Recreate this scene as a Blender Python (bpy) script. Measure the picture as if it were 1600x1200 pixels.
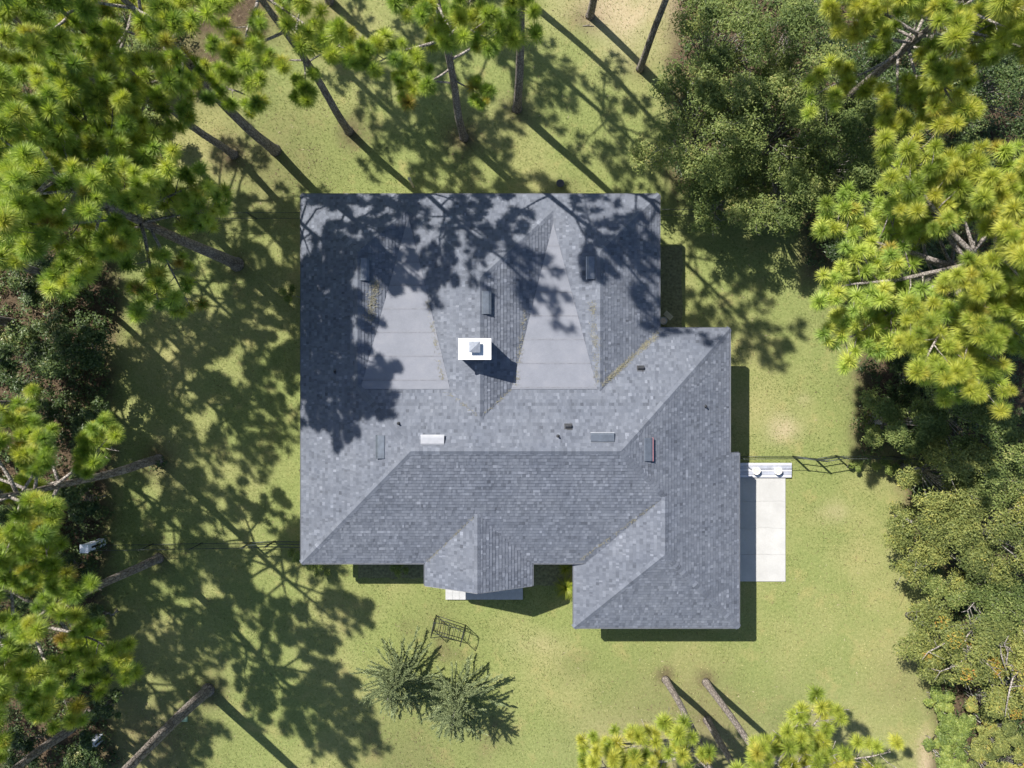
import bpy, math, random
import numpy as np
from mathutils import Vector, Matrix, Quaternion

for o in list(bpy.data.objects):
    bpy.data.objects.remove(o)
SC = bpy.context.scene
COL = SC.collection
R = math.radians

# ------------------------------------------------------------------ camera, sky, sun, exposure
H = 31.0                    # camera height over the lawn
F = 1109.0                  # focal length in photograph pixels (1600 wide)
cd = bpy.data.cameras.new('camera')
cam = bpy.data.objects.new('camera', cd); COL.objects.link(cam)
cam.location = (0, 0, H); cam.rotation_euler = (0, 0, 0)
cd.sensor_width = 36.0; cd.lens = 36.0 * F / 1600.0
cd.clip_start = 0.1; cd.clip_end = 2000
SC.camera = cam

SUN_EL = R(50.7); SUN_XY = Vector((-0.731, 0.682)).normalized()
w = bpy.data.worlds.new('World'); SC.world = w; w.use_nodes = True
nt = w.node_tree
bg = nt.nodes['Background']
sky = nt.nodes.new('ShaderNodeTexSky'); sky.sky_type = 'NISHITA'; sky.sun_disc = False; sky.ozone_density = 3.0
sky.sun_elevation = SUN_EL; sky.sun_rotation = math.atan2(SUN_XY.x, SUN_XY.y)
nt.links.new(sky.outputs[0], bg.inputs[0]); bg.inputs[1].default_value = 0.09
sl = bpy.data.lights.new('sun', 'SUN'); sl.energy = 5.0; sl.angle = R(0.53); sl.color = (1.0, 0.95, 0.87)
sun = bpy.data.objects.new('sun', sl); COL.objects.link(sun)
tosun = Vector((SUN_XY.x * math.cos(SUN_EL), SUN_XY.y * math.cos(SUN_EL), math.sin(SUN_EL)))
sun.rotation_mode = 'QUATERNION'; sun.rotation_quaternion = tosun.to_track_quat('Z', 'Y'); sun.location = (-20, 20, 40)
SC.view_settings.view_transform = 'Standard'; SC.view_settings.look = 'None'
SC.view_settings.gamma = 1.0; SC.view_settings.exposure = 0.85
SC.view_settings.use_curve_mapping = False

# ------------------------------------------------------------------ helpers
def P(px, py, z=0.0):
    s = (H - z) / F
    return ((px - 800) * s, (600 - py) * s, z)

def tag(o, label=None, cat=None, group=None, kind=None):
    if label: o['label'] = label
    if cat: o['category'] = cat
    if group: o['group'] = group
    if kind: o['kind'] = kind
    return o

def link(name, me, parent=None, mat=None):
    o = bpy.data.objects.new(name, me); COL.objects.link(o)
    if mat is not None and me is not None and len(me.materials) == 0:
        me.materials.append(mat)
    if parent is not None: o.parent = parent
    return o

def empty(name, loc, label, cat, group=None):
    o = bpy.data.objects.new(name, None); COL.objects.link(o)
    o.location = loc; o.empty_display_size = 0.2
    return tag(o, label, cat, group)

class MB:
    def __init__(s): s.v = []; s.f = []
    def add(s, vs, fs):
        n = len(s.v); s.v += [tuple(p) for p in vs]; s.f += [tuple(i + n for i in f) for f in fs]
    def box(s, x0, x1, y0, y1, z0, z1):
        s.add([(x0,y0,z0),(x1,y0,z0),(x1,y1,z0),(x0,y1,z0),(x0,y0,z1),(x1,y0,z1),(x1,y1,z1),(x0,y1,z1)],
              [(3,2,1,0),(4,5,6,7),(0,1,5,4),(1,2,6,5),(2,3,7,6),(3,0,4,7)])
    def prism(s, poly, z0, z1):
        n = len(poly)
        s.add([(x,y,z0) for x,y in poly] + [(x,y,z1) for x,y in poly],
              [tuple(range(n-1,-1,-1)), tuple(range(n,2*n))] + [(i,(i+1)%n,n+(i+1)%n,n+i) for i in range(n)])
    def tube(s, pts, rad, n=6, cap=True):
        pts = [Vector(p) for p in pts]
        if not hasattr(rad, '__len__'): rad = [rad] * len(pts)
        b = len(s.v); prev = None
        for i, p in enumerate(pts):
            d = (pts[min(i+1, len(pts)-1)] - pts[max(i-1, 0)])
            if d.length < 1e-9: d = Vector((0,0,1))
            d.normalize()
            if prev is None:
                a = d.orthogonal().normalized()
            else:
                a = (prev - d * prev.dot(d))
                a = a.normalized() if a.length > 1e-6 else d.orthogonal().normalized()
            prev = a; c = d.cross(a)
            for k in range(n):
                t = 2 * math.pi * k / n
                s.v.append(tuple(p + (a * math.cos(t) + c * math.sin(t)) * rad[i]))
        for i in range(len(pts) - 1):
            for k in range(n):
                s.f.append((b+i*n+k, b+i*n+(k+1)%n, b+(i+1)*n+(k+1)%n, b+(i+1)*n+k))
        if cap:
            s.f.append(tuple(b + k for k in range(n-1, -1, -1)))
            e = b + (len(pts) - 1) * n
            s.f.append(tuple(e + k for k in range(n)))
    def lathe(s, prof, n=16, c=(0,0,0)):
        b = len(s.v)
        for r, z in prof:
            for k in range(n):
                t = 2*math.pi*k/n
                s.v.append((c[0]+r*math.cos(t), c[1]+r*math.sin(t), c[2]+z))
        for i in range(len(prof)-1):
            for k in range(n):
                s.f.append((b+i*n+k, b+i*n+(k+1)%n, b+(i+1)*n+(k+1)%n, b+(i+1)*n+k))
        s.f.append(tuple(b+k for k in range(n-1,-1,-1)))
        e = b+(len(prof)-1)*n
        s.f.append(tuple(e+k for k in range(n)))
    def mesh(s, name, smooth=False):
        me = bpy.data.meshes.new(name); me.from_pydata(s.v, [], s.f)
        if smooth: me.polygons.foreach_set('use_smooth', [True]*len(me.polygons))
        me.update(); return me
    def build(s, name, mat, parent=None, smooth=False):
        return link(name, s.mesh(name, smooth), parent, mat)

def big_mesh(name, verts, faces, attrs=None, smooth=False):
    verts = np.asarray(verts, np.float32); faces = np.asarray(faces, np.int32)
    me = bpy.data.meshes.new(name); k = faces.shape[1]
    me.vertices.add(len(verts)); me.vertices.foreach_set('co', verts.ravel())
    me.loops.add(faces.size); me.loops.foreach_set('vertex_index', faces.ravel())
    me.polygons.add(len(faces))
    me.polygons.foreach_set('loop_start', np.arange(0, faces.size, k, dtype=np.int32))
    me.polygons.foreach_set('loop_total', np.full(len(faces), k, np.int32))
    if smooth: me.polygons.foreach_set('use_smooth', np.ones(len(faces), bool))
    me.update(calc_edges=True)
    for nm, (dom, arr) in (attrs or {}).items():
        a = me.attributes.new(nm, 'FLOAT', dom); a.data.foreach_set('value', np.asarray(arr, np.float32).ravel())
    return me

def wobble(x, y, seed=0, base=1.0):
    """smooth pseudo noise, about -1..1"""
    r = np.random.RandomState(seed); out = 0; amp = 0
    for o in range(4):
        f = base * 1.9 ** o; a = 0.6 ** o
        for k in range(3):
            th = r.rand() * 6.28; ph = r.rand() * 6.28
            out = out + a * np.sin(f * (x*math.cos(th) + y*math.sin(th)) + ph + 1.3*np.sin(f*.7*(y*math.cos(th)-x*math.sin(th))+ph*2)); amp += a * .62
    return out / amp

# ------------------------------------------------------------------ materials
def new_mat(name):
    m = bpy.data.materials.new(name); m.use_nodes = True
    return m, m.node_tree, m.node_tree.nodes['Principled BSDF']

def N(nt, t, **kw):
    n = nt.nodes.new(t)
    for k, v in kw.items(): setattr(n, k, v)
    return n

def ramp(nt, stops, fac=None, mode='LINEAR'):
    r = nt.nodes.new('ShaderNodeValToRGB'); r.color_ramp.interpolation = mode
    el = r.color_ramp.elements
    while len(el) < len(stops): el.new(0.5)
    for e, (p, c) in zip(el, stops):
        e.position = p; e.color = (c[0], c[1], c[2], 1)
    if fac is not None: nt.links.new(fac, r.inputs[0])
    return r.outputs[0]

def noise(nt, scale, detail=4, rough=.55, vec=None, dist=0):
    n = nt.nodes.new('ShaderNodeTexNoise'); n.inputs['Scale'].default_value = scale
    n.inputs['Detail'].default_value = detail; n.inputs['Roughness'].default_value = rough
    n.inputs['Distortion'].default_value = dist
    if vec is not None: nt.links.new(vec, n.inputs['Vector'])
    return n.outputs['Fac']

def mixc(nt, fac, a, b, mode='MIX'):
    m = nt.nodes.new('ShaderNodeMix'); m.data_type = 'RGBA'; m.blend_type = mode
    if isinstance(fac, (int, float)): m.inputs[0].default_value = fac
    else: nt.links.new(fac, m.inputs[0])
    for k, s in ((6, a), (7, b)):
        if isinstance(s, tuple): m.inputs[k].default_value = (s[0], s[1], s[2], 1)
        else: nt.links.new(s, m.inputs[k])
    return m.outputs[2]

def bump(nt, h, strength, dist, bsdf):
    b = nt.nodes.new('ShaderNodeBump'); b.inputs['Strength'].default_value = strength; b.inputs['Distance'].default_value = dist
    nt.links.new(h, b.inputs['Height']); nt.links.new(b.outputs[0], bsdf.inputs['Normal'])

def attr(nt, name):
    a = nt.nodes.new('ShaderNodeAttribute'); a.attribute_name = name; return a.outputs['Fac']

def objco(nt): return nt.nodes.new('ShaderNodeTexCoord').outputs['Object']

def plain(name, col, rough=.6, var=.25, scale=6, metal=0.0, bmp=0.0):
    m, nt, b = new_mat(name)
    f = noise(nt, scale, 6, .65, objco(nt))
    c0 = tuple(max(0, c*(1-var)) for c in col); c1 = tuple(c*(1+var) for c in col)
    nt.links.new(ramp(nt, [(.3, c0), (.7, c1)], f), b.inputs['Base Color'])
    b.inputs['Roughness'].default_value = rough; b.inputs['Metallic'].default_value = metal
    if bmp: bump(nt, noise(nt, scale*8, 4, .6, objco(nt)), bmp, .01, b)
    return m

def leaf_mat(name, stops, src='attr', rough=.5, trans=.3, spec=.3):
    m, nt, b = new_mat(name)
    if src == 'attr': f = attr(nt, 'tint')
    else: f = nt.nodes.new('ShaderNodeObjectInfo').outputs['Random']
    c = ramp(nt, stops, f)
    if src != 'attr':
        c = mixc(nt, 1.0, c, ramp(nt, [(0, (.55, .62, .6)), (.6, (1, 1, 1)), (.95, (1.2, 1.18, 1.25)), (1, (1.2, 1.02, 1.0))], attr(nt, 'needle')), 'MULTIPLY')
    nt.links.new(c, b.inputs['Base Color']); b.inputs['Roughness'].default_value = rough
    b.inputs['Specular IOR Level'].default_value = spec
    t = nt.nodes.new('ShaderNodeBsdfTranslucent')
    nt.links.new(mixc(nt, 1.0, c, (1.0, 1.05, .55), 'MULTIPLY'), t.inputs['Color'])
    mx = nt.nodes.new('ShaderNodeMixShader'); mx.inputs[0].default_value = trans
    nt.links.new(b.outputs[0], mx.inputs[1]); nt.links.new(t.outputs[0], mx.inputs[2])
    nt.links.new(mx.outputs[0], nt.nodes['Material Output'].inputs['Surface'])
    return m

def ground_mat():
    m, nt, b = new_mat('lawn_ground')
    co = objco(nt)
    big = noise(nt, .16, 5, .6, co); mid = noise(nt, .9, 5, .65, co); fine = noise(nt, 9, 5, .75, co); vf = noise(nt, 26, 3, .8, co)
    green = ramp(nt, [(.25, (.120, .155, .046)), (.5, (.200, .232, .080)), (.75, (.285, .308, .115))], fine)
    straw = ramp(nt, [(.25, (.215, .205, .080)), (.5, (.305, .285, .125)), (.8, (.40, .365, .18))], fine)
    g = mixc(nt, ramp(nt, [(.45, (0,0,0)), (.70, (1,1,1))], big), green, straw)
    g = mixc(nt, ramp(nt, [(.55, (0,0,0)), (.8, (.8,.8,.8))], mid), g, (.36, .30, .13))
    g = mixc(nt, ramp(nt, [(.35, (.85,.85,.85)), (.6, (0,0,0))], vf), g, mixc(nt, .5, g, (.07, .08, .025)))
    litter = ramp(nt, [(.2, (.032, .024, .016)), (.45, (.07, .050, .033)), (.62, (.115, .085, .056)), (.8, (.22, .175, .125))], noise(nt, 7, 6, .75, co))
    s = attr(nt, 'soil')
    ma = nt.nodes.new('ShaderNodeMath'); ma.operation = 'MULTIPLY_ADD'; ma.use_clamp = True
    nt.links.new(mid, ma.inputs[0]); ma.inputs[1].default_value = 1.5; ma.inputs[2].default_value = -.75
    mb = nt.nodes.new('ShaderNodeMath'); mb.operation = 'ADD'; mb.use_clamp = True
    nt.links.new(s, mb.inputs[0])
    mc = nt.nodes.new('ShaderNodeMath'); mc.operation = 'MULTIPLY'; nt.links.new(ma.outputs[0], mc.inputs[0]); nt.links.new(s, mc.inputs[1])
    nt.links.new(mc.outputs[0], mb.inputs[1])
    g = mixc(nt, mb.outputs[0], g, litter)
    sand = ramp(nt, [(.3, (.36, .26, .17)), (.7, (.50, .40, .29))], fine)
    g = mixc(nt, attr(nt, 'sand'), g, sand)
    nt.links.new(g, b.inputs['Base Color']); b.inputs['Roughness'].default_value = .95
    b.inputs['Specular IOR Level'].default_value = .1
    bump(nt, noise(nt, 20, 5, .8, co), .6, .04, b)
    return m

def shingle_mat():
    m, nt, b = new_mat('asphalt_shingle')
    t = attr(nt, 'tint'); co = objco(nt)
    c = ramp(nt, [(0, (.056, .064, .082)), (.35, (.093, .105, .132)), (.7, (.129, .144, .177)), (1, (.190, .208, .250))], t)
    n2 = ramp(nt, [(.3, (.78, .78, .80)), (.7, (1.2, 1.2, 1.18))], noise(nt, 60, 3, .8, co))
    n3 = ramp(nt, [(.3, (.84, .85, .88)), (.7, (1.12, 1.10, 1.08))], noise(nt, .7, 6, .65, co))
    c = mixc(nt, 1, mixc(nt, 1, c, n2, 'MULTIPLY'), n3, 'MULTIPLY')
    nt.links.new(c, b.inputs['Base Color']); b.inputs['Roughness'].default_value = .85
    bump(nt, noise(nt, 120, 3, .8, co), .4, .006, b)
    return m

def roll_mat():
    m, nt, b = new_mat('rolled_roofing'); co = objco(nt)
    c = ramp(nt, [(.3, (.138, .148, .176)), (.5, (.164, .174, .206)), (.7, (.192, .199, .228))], noise(nt, .9, 9, .72, co))
    c = mixc(nt, 1, c, ramp(nt, [(.3, (.85,.85,.85)), (.7, (1.12,1.12,1.12))], noise(nt, 50, 3, .8, co)), 'MULTIPLY')
    nt.links.new(c, b.inputs['Base Color']); b.inputs['Roughness'].default_value = .8
    return m

def bark_mat(name, c0, c1, c2):
    m, nt, b = new_mat(name)
    mp = nt.nodes.new('ShaderNodeMapping'); mp.inputs['Scale'].default_value = (1, 1, .35)
    nt.links.new(objco(nt), mp.inputs[0])
    v = nt.nodes.new('ShaderNodeTexVoronoi'); v.inputs['Scale'].default_value = 11; v.feature = 'DISTANCE_TO_EDGE'
    nt.links.new(mp.outputs[0], v.inputs['Vector'])
    edge = ramp(nt, [(0, (0,0,0)), (.12, (1,1,1))], v.outputs['Distance'])
    c = mixc(nt, edge, c0, ramp(nt, [(.3, c1), (.7, c2)], noise(nt, 5, 5, .65, mp.outputs[0])))
    nt.links.new(c, b.inputs['Base Color']); b.inputs['Roughness'].default_value = .9
    bump(nt, edge, .8, .03, b)
    return m

def concrete_mat(name, lo, hi):
    m, nt, b = new_mat(name); co = objco(nt)
    c = ramp(nt, [(.3, lo), (.7, hi)], noise(nt, .9, 8, .65, co))
    c = mixc(nt, 1, c, ramp(nt, [(.35, (.88,.87,.85)), (.65, (1.06,1.06,1.06))], noise(nt, 30, 4, .8, co)), 'MULTIPLY')
    nt.links.new(c, b.inputs['Base Color']); b.inputs['Roughness'].default_value = .9
    bump(nt, noise(nt, 60, 4, .7, co), .3, .005, b)
    return m

PINE_STOPS = [(0, (.22, .33, .07)), (.3, (.34, .45, .085)), (.65, (.46, .54, .10)), (.95, (.54, .56, .11)), (.992, (.46, .40, .08)), (1, (.40, .27, .08))]
GOLD_STOPS = [(0, (.24, .32, .055)), (.3, (.42, .49, .085)), (.65, (.53, .55, .095)), (.97, (.60, .58, .11)), (.994, (.54, .48, .09)), (1, (.48, .38, .08))]
M = dict(
    ground=ground_mat(), shingle=shingle_mat(), roll=roll_mat(),
    deck=plain('roof_felt', (.09, .095, .11), .9, .2), fascia=plain('fascia_paint', (.17, .175, .19), .5, .1),
    seam=plain('lap_cement', (.145, .152, .178), .8, .2), ventsun=plain('sunlit_vent_metal', (.27, .28, .31), .5, .1, 5, .2), drip=plain('drip_edge_metal', (.12, .13, .155), .5, .15, 4, .3),  # paler vent body: sun reflecting off the metal, painted into its colour
    soffit=plain('soffit_white', (.7, .7, .68), .6, .05), siding=plain('house_siding', (.55, .53, .48), .8, .1, 3),
    white=plain('white_paint', (.62, .62, .63), .55, .06, 4, 0, .1), glass=plain('dark_glass', (.03, .04, .05), .08, .2),
    cap=plain('chimney_cap_metal', (.19, .21, .25), .45, .25, 8, .4), vent=plain('vent_metal', (.13, .15, .18), .38, .2, 5, .55),
    ventl=plain('vent_metal_lip', (.36, .37, .40), .4, .15, 5, .5), ventr=plain('vent_red_lip', (.42, .20, .22), .5, .15, 5, .2),
    black=plain('black_metal', (.022, .026, .025), .5, .3, 8, .3), pipe=plain('black_pipe', (.03, .032, .038), .6, .3),
    rail=plain('fence_rail_metal', (.045, .055, .05), .45, .3, 8, .3),
    bark=bark_mat('pine_bark', (.07, .055, .047), (.17, .14, .122), (.32, .28, .25)),
    limb=bark_mat('limb_bark', (.10, .085, .075), (.22, .19, .17), (.40, .36, .33)),
    oakbark=bark_mat('oak_bark', (.07, .062, .055), (.20, .185, .165), (.36, .34, .31)),
    tuft=leaf_mat('pine_needles', PINE_STOPS, 'obj', .45, .5, .35), goldtuft=leaf_mat('golden_pine_needles', GOLD_STOPS, 'obj', .45, .5, .35), crown=leaf_mat('pine_needle_crown', PINE_STOPS, 'attr', .45, .35, .35),
    oak=leaf_mat('oak_leaves', [(0, (.075, .115, .035)), (.45, (.175, .225, .066)), (.8, (.29, .33, .105)), (.95, (.36, .37, .12)), (1, (.40, .36, .14))], 'attr', .55, .4, .25),
    oaky=leaf_mat('yellowing_oak_leaves', [(0, (.10, .13, .04)), (.4, (.22, .25, .074)), (.75, (.34, .345, .10)), (.95, (.44, .39, .09)), (1, (.44, .28, .07))], 'attr', .55, .4, .25),
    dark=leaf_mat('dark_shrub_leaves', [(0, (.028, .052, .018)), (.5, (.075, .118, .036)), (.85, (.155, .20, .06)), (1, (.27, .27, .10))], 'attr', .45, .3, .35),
    bush=leaf_mat('bush_leaves', [(0, (.08, .12, .03)), (.5, (.20, .26, .06)), (1, (.36, .38, .10))], 'attr', .5, .3, .3),
    orange=leaf_mat('autumn_leaves', [(0, (.34, .31, .06)), (.55, (.40, .30, .05)), (1, (.40, .17, .05))], 'attr', .5, .35, .3),
    cedar=leaf_mat('cedar_needles', [(0, (.08, .11, .05)), (.6, (.19, .23, .11)), (1, (.31, .35, .17))], 'attr', .55, .15, .3),
    lime=leaf_mat('lime_blades', [(0, (.16, .22, .02)), (1, (.34, .36, .05))], 'attr', .5, .35, .3),
    grass=leaf_mat('grass_blades', [(0, (.088, .125, .036)), (.4, (.19, .225, .074)), (.75, (.30, .305, .120)), (1, (.44, .41, .21))], 'attr', .7, .25, .1),
    straw=leaf_mat('pine_straw', [(0, (.05, .033, .022)), (.5, (.11, .075, .048)), (.85, (.24, .175, .11)), (1, (.42, .35, .25))], 'attr', .8, .05, .1),
    ystraw=leaf_mat('yellow_pine_straw', [(0, (.15, .14, .115)), (.5, (.21, .20, .145)), (1, (.28, .26, .17))], 'attr', .8, .05, .1),
    conc=concrete_mat('concrete', (.35, .35, .345), (.44, .44, .435)), tile=concrete_mat('porch_concrete', (.34, .35, .36), (.44, .44, .45)),
    plank=plain('grey_plank', (.34, .36, .42), .5, .18, 5, .1), plank2=plain('pale_plank', (.50, .51, .56), .5, .15, 5, .1),
    pot=plain('white_pot', (.78, .74, .68), .6, .08), soil=plain('potting_soil', (.62, .50, .40), .95, .3, 20),
    bluew=plain('white_plastic', (.66, .70, .80), .45, .06), greenbox=plain('pale_green_plastic', (.26, .36, .22), .6, .15),
    mulch_shade=plain('mulch_and_shaded_grass', (.15, .15, .075), .95, .5, 9, 0, .6), stone=plain('grey_stone', (.34, .34, .34), .9, .25, 7, 0, .4),  # dark tone serves as mulch and as painted shade over the front grass
    wood=plain('weathered_board', (.42, .38, .26), .8, .25, 5),
)

# ------------------------------------------------------------------ the ground
PINES_PX = []   # filled below; bases of the pines in photo pixels (used by the soil rings)
# base px, height, crown base, spread, trunk radius, n branches, label
PINES = [
 (545, 205, 18.0,  6.5, 2.9, .17, 24, 'tall pine rooted in the back lawn directly above the upper left of the roof'),
 (725, 215, 18.0,  5.5, 2.8, .17, 25, 'tall pine rooted closest above the back eave, wispy low branches along its trunk'),
 (808, 170, 19.0, 10.5, 3.3, .19, 22, 'bare straight pine trunk rising to the top edge above the middle of the roof'),
 (922,  25, 18.0, 12.0, 1.8, .17, 7, 'pine with its short visible trunk base in sandy ground at the top edge'),
 (1000,108, 18.0,  12.0, 1.8, .15, 7, 'bare pine trunk at the left edge of the oak thicket by the top'),
 (430, 235, 15, 7.5, 3.2, .22, 14, 'thick trunked pine crossing the reddish bare patch in the upper left'),
 (365, 242, 14, 7, 3.2, .17, 16, 'slender pine rooted between the reddish patch and the shaded left lawn'),
 (300, 340, 13.5, 7, 3.6, .18, 29, 'dense crowned pine overhanging the left edge above the thick short trunk'),
 (370, 413, 14, 7.2, 3.8, .26, 35, 'big pine with thick grey trunk base showing on the shaded lawn left of the roof'),
 (248, 718, 12.5, 6, 3.6, .20, 21, 'sparse pine with long bent pale limb, trunk base level with the roof ridge'),
 (248, 872, 14, 6.5, 3.4, .19, 33, 'pine with trunk base just below the left fence line'),
 (140, 1115, 12, 5.5, 3.3, .20, 31, 'dense yellow green pine filling the lower left corner'),
 (325,1078, 19.0, 11.0, 3.4, .24, 22, 'thick pine trunk slanting across the lower left lawn to the bottom edge'),
 (1040, 1062, 15, 6.9, 2.8, .15, 20, 'left trunk of the two slender pines below the garage roof'),
 (1103, 1066, 16, 8.4, 3.0, .15, 18, 'right trunk of the two slender pines below the garage roof, mostly bare'),
 (1105, 1125, 11.5, 6.2, 2.0, .16, 15, 'short pine whose stubby base shows between the two slender trunks'),
 (1318, 464,11.8,  6.0, 4.7, .24, 46, 'broad golden green pine reaching over the lawn right of the house'),
 (1253, 215,13.5,  7.5, 3.5, .22, 34, 'yellow tipped pine above the oak thicket along the upper right edge'),
 (445, 25, 15, 8, 3.2, .17, 18, 'pine at the top edge whose trunk hides behind needle tufts left of the bare trunks'),
 (515, 3, 15, 8.5, 3.0, .16, 18, 'pine rooted right at the top edge casting a long thin trunk shadow'),
 (738,  -8, 17.0, 9.0, 3.0, .16, 16, 'pine standing just beyond the top edge left of the bare straight trunk'),
 (815,  -8, 17.0, 9.5, 2.8, .16, 14, 'pine standing just beyond the top edge right of the bare straight trunk'),
 (70, 350, 13, 7, 3.5, .20, 22, 'pine deep in the left woods beside the thick crowned pines'),
 (20, 505, 13, 7, 3.5, .20, 20, 'pine in the left woods above the dark glossy shrub'),
 (-70, 640, 12.5, 7, 3.8, .20, 20, 'pine just outside the left edge level with the lawn middle'),
 (-60, 800, 12.5, 7, 3.8, .20, 20, 'pine just outside the left edge level with the front eave'),
 (190, 150, 14, 7, 3.4, .18, 29, 'pine in the upper left corner woods rooted above the slender pine'),
 (150, 300, 13.0, 7.0, 3.2, .17, 24, 'pine trunk among the shrubs under the dense left pines'),
 (115, 440, 13.0, 7.0, 3.4, .17, 24, 'pine among the shrubs beside the dark glossy shrub'),
 (70,  630, 12.5, 7.0, 3.4, .17, 24, 'pine at the left edge behind the sparse pine with the bent limb'),
 (50,  755, 12.5, 7.0, 3.2, .17, 24, 'pine at the left edge just above the fence line'),
 (30,  880, 12.5, 7.0, 3.4, .17, 24, 'pine at the left edge just below the fence line'),
 (420, -90, 14.0, 7.0, 3.2, .17, 22, 'pine beyond the top edge, leftmost of the two shading the top lawn'),
 (560,-120, 14.0, 7.0, 3.2, .17, 22, 'pine beyond the top edge, rightmost of the two shading the top lawn'),
 (-10, 960, 12.5, 7, 3.6, .20, 20, 'pine just outside the left edge below the fence line'),
]

def boxmask(gx, gy, x0, x1, y0, y1, soft):
    d = np.maximum(np.maximum(x0 - gx, gx - x1), np.maximum(y0 - gy, gy - y1))
    return 1 / (1 + np.exp(np.clip(d / soft, -30, 30)))

def soil_mask(x, y):
    s = H / F
    gx = x / s + 800; gy = 600 - y / s
    wx = gx + 22 * wobble(x, y, 3, .5) + 12*wobble(x, y, 5, 2.6); wy = gy + 22 * wobble(x, y, 4, .5) + 12*wobble(x, y, 6, 2.6)
    m = np.zeros_like(gx)
    for x0, x1, y0, y1 in ((-4000, 175, -4000, 4000), (-4000, 250, -4000, 330), (1045, 6000, -4000, 300), (1250, 6000, 250, 420), (1340, 6000, 400, 720),
                           (1420, 6000, 700, 900), (1455, 6000, 880, 4000), (-4000, 430, -4000, 60)):
        m = np.maximum(m, boxmask(wx, wy, x0, x1, y0, y1, 9))
    for t in PINES:
        d2 = (gx + .35*(wx-gx) - t[0]) ** 2 + (gy + .35*(wy-gy) - t[1]) ** 2
        m = np.maximum(m, (.66 + .2*math.sin(t[0]*1.7+t[1])) * np.exp(-d2 / (2 * (20 if t[5] > .16 else 14) ** 2)))
    for cx, cy, r, a in ((320, 95, 45, .95), (700, 1010, 14, .45), (655, 1000, 12, .3), (1330, 610, 18, .3), (760, 1150, 30, .35), (900, 1040, 26, .22), (505, 60, 30, .4), (690, 985, 30, .22), (1110, 1150, 60, .5), (880, 300, 25, .3), (1420, 1060, 40, .25), (640, 1180, 60, .35), (1040, 1140, 90, .3), (1245, 1140, 50, .3), (250, 1150, 60, .5), (430,250,60,.4)):
        m = np.maximum(m, a * np.exp(-((wx-cx)**2 + (wy-cy)**2) / (2*r*r)))
    return np.clip(m, 0, 1)

def sand_mask(x, y):
    s = H / F
    gx = x / s + 800; gy = 600 - y / s
    m = .75*np.exp(-(((gx-970)/80)**2 + ((gy-10)/70)**2)) + .6*np.exp(-(((gx-1445)/12)**2 + ((gy-1180)/60)**2))
    m = m + .5*np.exp(-(((gx-1225)/26)**2 + ((gy-668)/24)**2)) + .4*np.exp(-(((gx-1300)/22)**2 + ((gy-800)/16)**2)) + .35*np.exp(-(((gx-1255)/12)**2 + ((gy-625)/10)**2)) + .3*np.exp(-(((gx-840)/40)**2 + ((gy-1010)/20)**2)) + .2*np.exp(-(((gx-1000)/120)**2 + ((gy-1170)/40)**2))
    return np.clip(m * (.75 + .6 * wobble(x, y, 9, 1.1)), 0, 1)

xs = np.concatenate([np.linspace(-400, -34, 14)[:-1], np.arange(-34, 34.01, .2), np.linspace(34, 400, 14)[1:]])
ys = np.concatenate([np.linspace(-400, -26, 14)[:-1], np.arange(-26, 26.01, .2), np.linspace(26, 400, 14)[1:]])
GX, GY = np.meshgrid(xs, ys)
gv = np.stack([GX, GY, np.zeros_like(GX)], -1).reshape(-1, 3)
nx, ny = len(xs), len(ys)
ii = (np.arange(ny-1)[:, None]*nx + np.arange(nx-1)[None]).ravel()
gf = np.stack([ii, ii+1, ii+nx+1, ii+nx], 1)
me = big_mesh('ground', gv, gf, {'soil': ('POINT', soil_mask(gv[:,0], gv[:,1])), 'sand': ('POINT', sand_mask(gv[:,0], gv[:,1]))})
tag(link('ground', me, None, M['ground']), kind='structure')

# ------------------------------------------------------------------ the house roof, as planes over the plan
S = 0.48; ZE = 2.8; ZG = 2.594
def pl(a, b, c): return (a, b, c)       # z = a x + b y + c
WEST = pl(S, 0, ZE + S*8.37); FRONT = pl(0, S, ZE + S*7.12); MNORTH = pl(0, -S, ZE + S*2.21); EAST = pl(-S, 0, ZE + S*8.65)
NORTH = pl(0, -S, ZE + S*7.53)
GW = pl(S, 0, ZG - S*2.47); GF = pl(0, S, ZG + S*9.75)
PW = pl(S, 0, ZE + S*3.46); PE = pl(-S, 0, ZE + S*.81)
CW = pl(S, 0, ZE + S*4.76); CE = pl(-S, 0, ZE + S*2.38)
LE = pl(-S, 0, 4.0 - S*5.87); RE = pl(-S, 0, ZE + S*5.85); RW = pl(S, 0, 4.0 - S*3.35)
SADL = pl(0.0001, -.121, 3.95 - .121*.17); SADR = pl(-.0001, -.121, 3.95 - .121*.17)
def rect(x0, x1, y0, y1): return [(x0,y0),(x1,y0),(x1,y1),(x0,y1)]
WINGS = [
  ([WEST, FRONT, MNORTH, EAST], [rect(-8.37, 8.65, -7.12, 2.21), rect(8.65, 9.08, -7.12, -2.76)]),
  ([GW, GF, EAST], [rect(2.47, 9.08, -9.75, -3.0)]),
  ([PW, PE], [rect(-3.46, .81, -8.01, -4.3)]),
  ([NORTH, CW, CE], [rect(-4.76, 2.38, -2.2, 7.53)]),
  ([WEST, NORTH, LE], [rect(-8.37, -3.37, -.6, 7.53)]),
  ([NORTH, RE, RW], [rect(.85, 5.85, -.6, 7.53)]),
  ([SADL, NORTH], [rect(-5.87, -1.19, -.4, 7.53)]),
  ([SADR, NORTH], [rect(-1.19, 3.35, -.4, 7.53)]),
]
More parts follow.
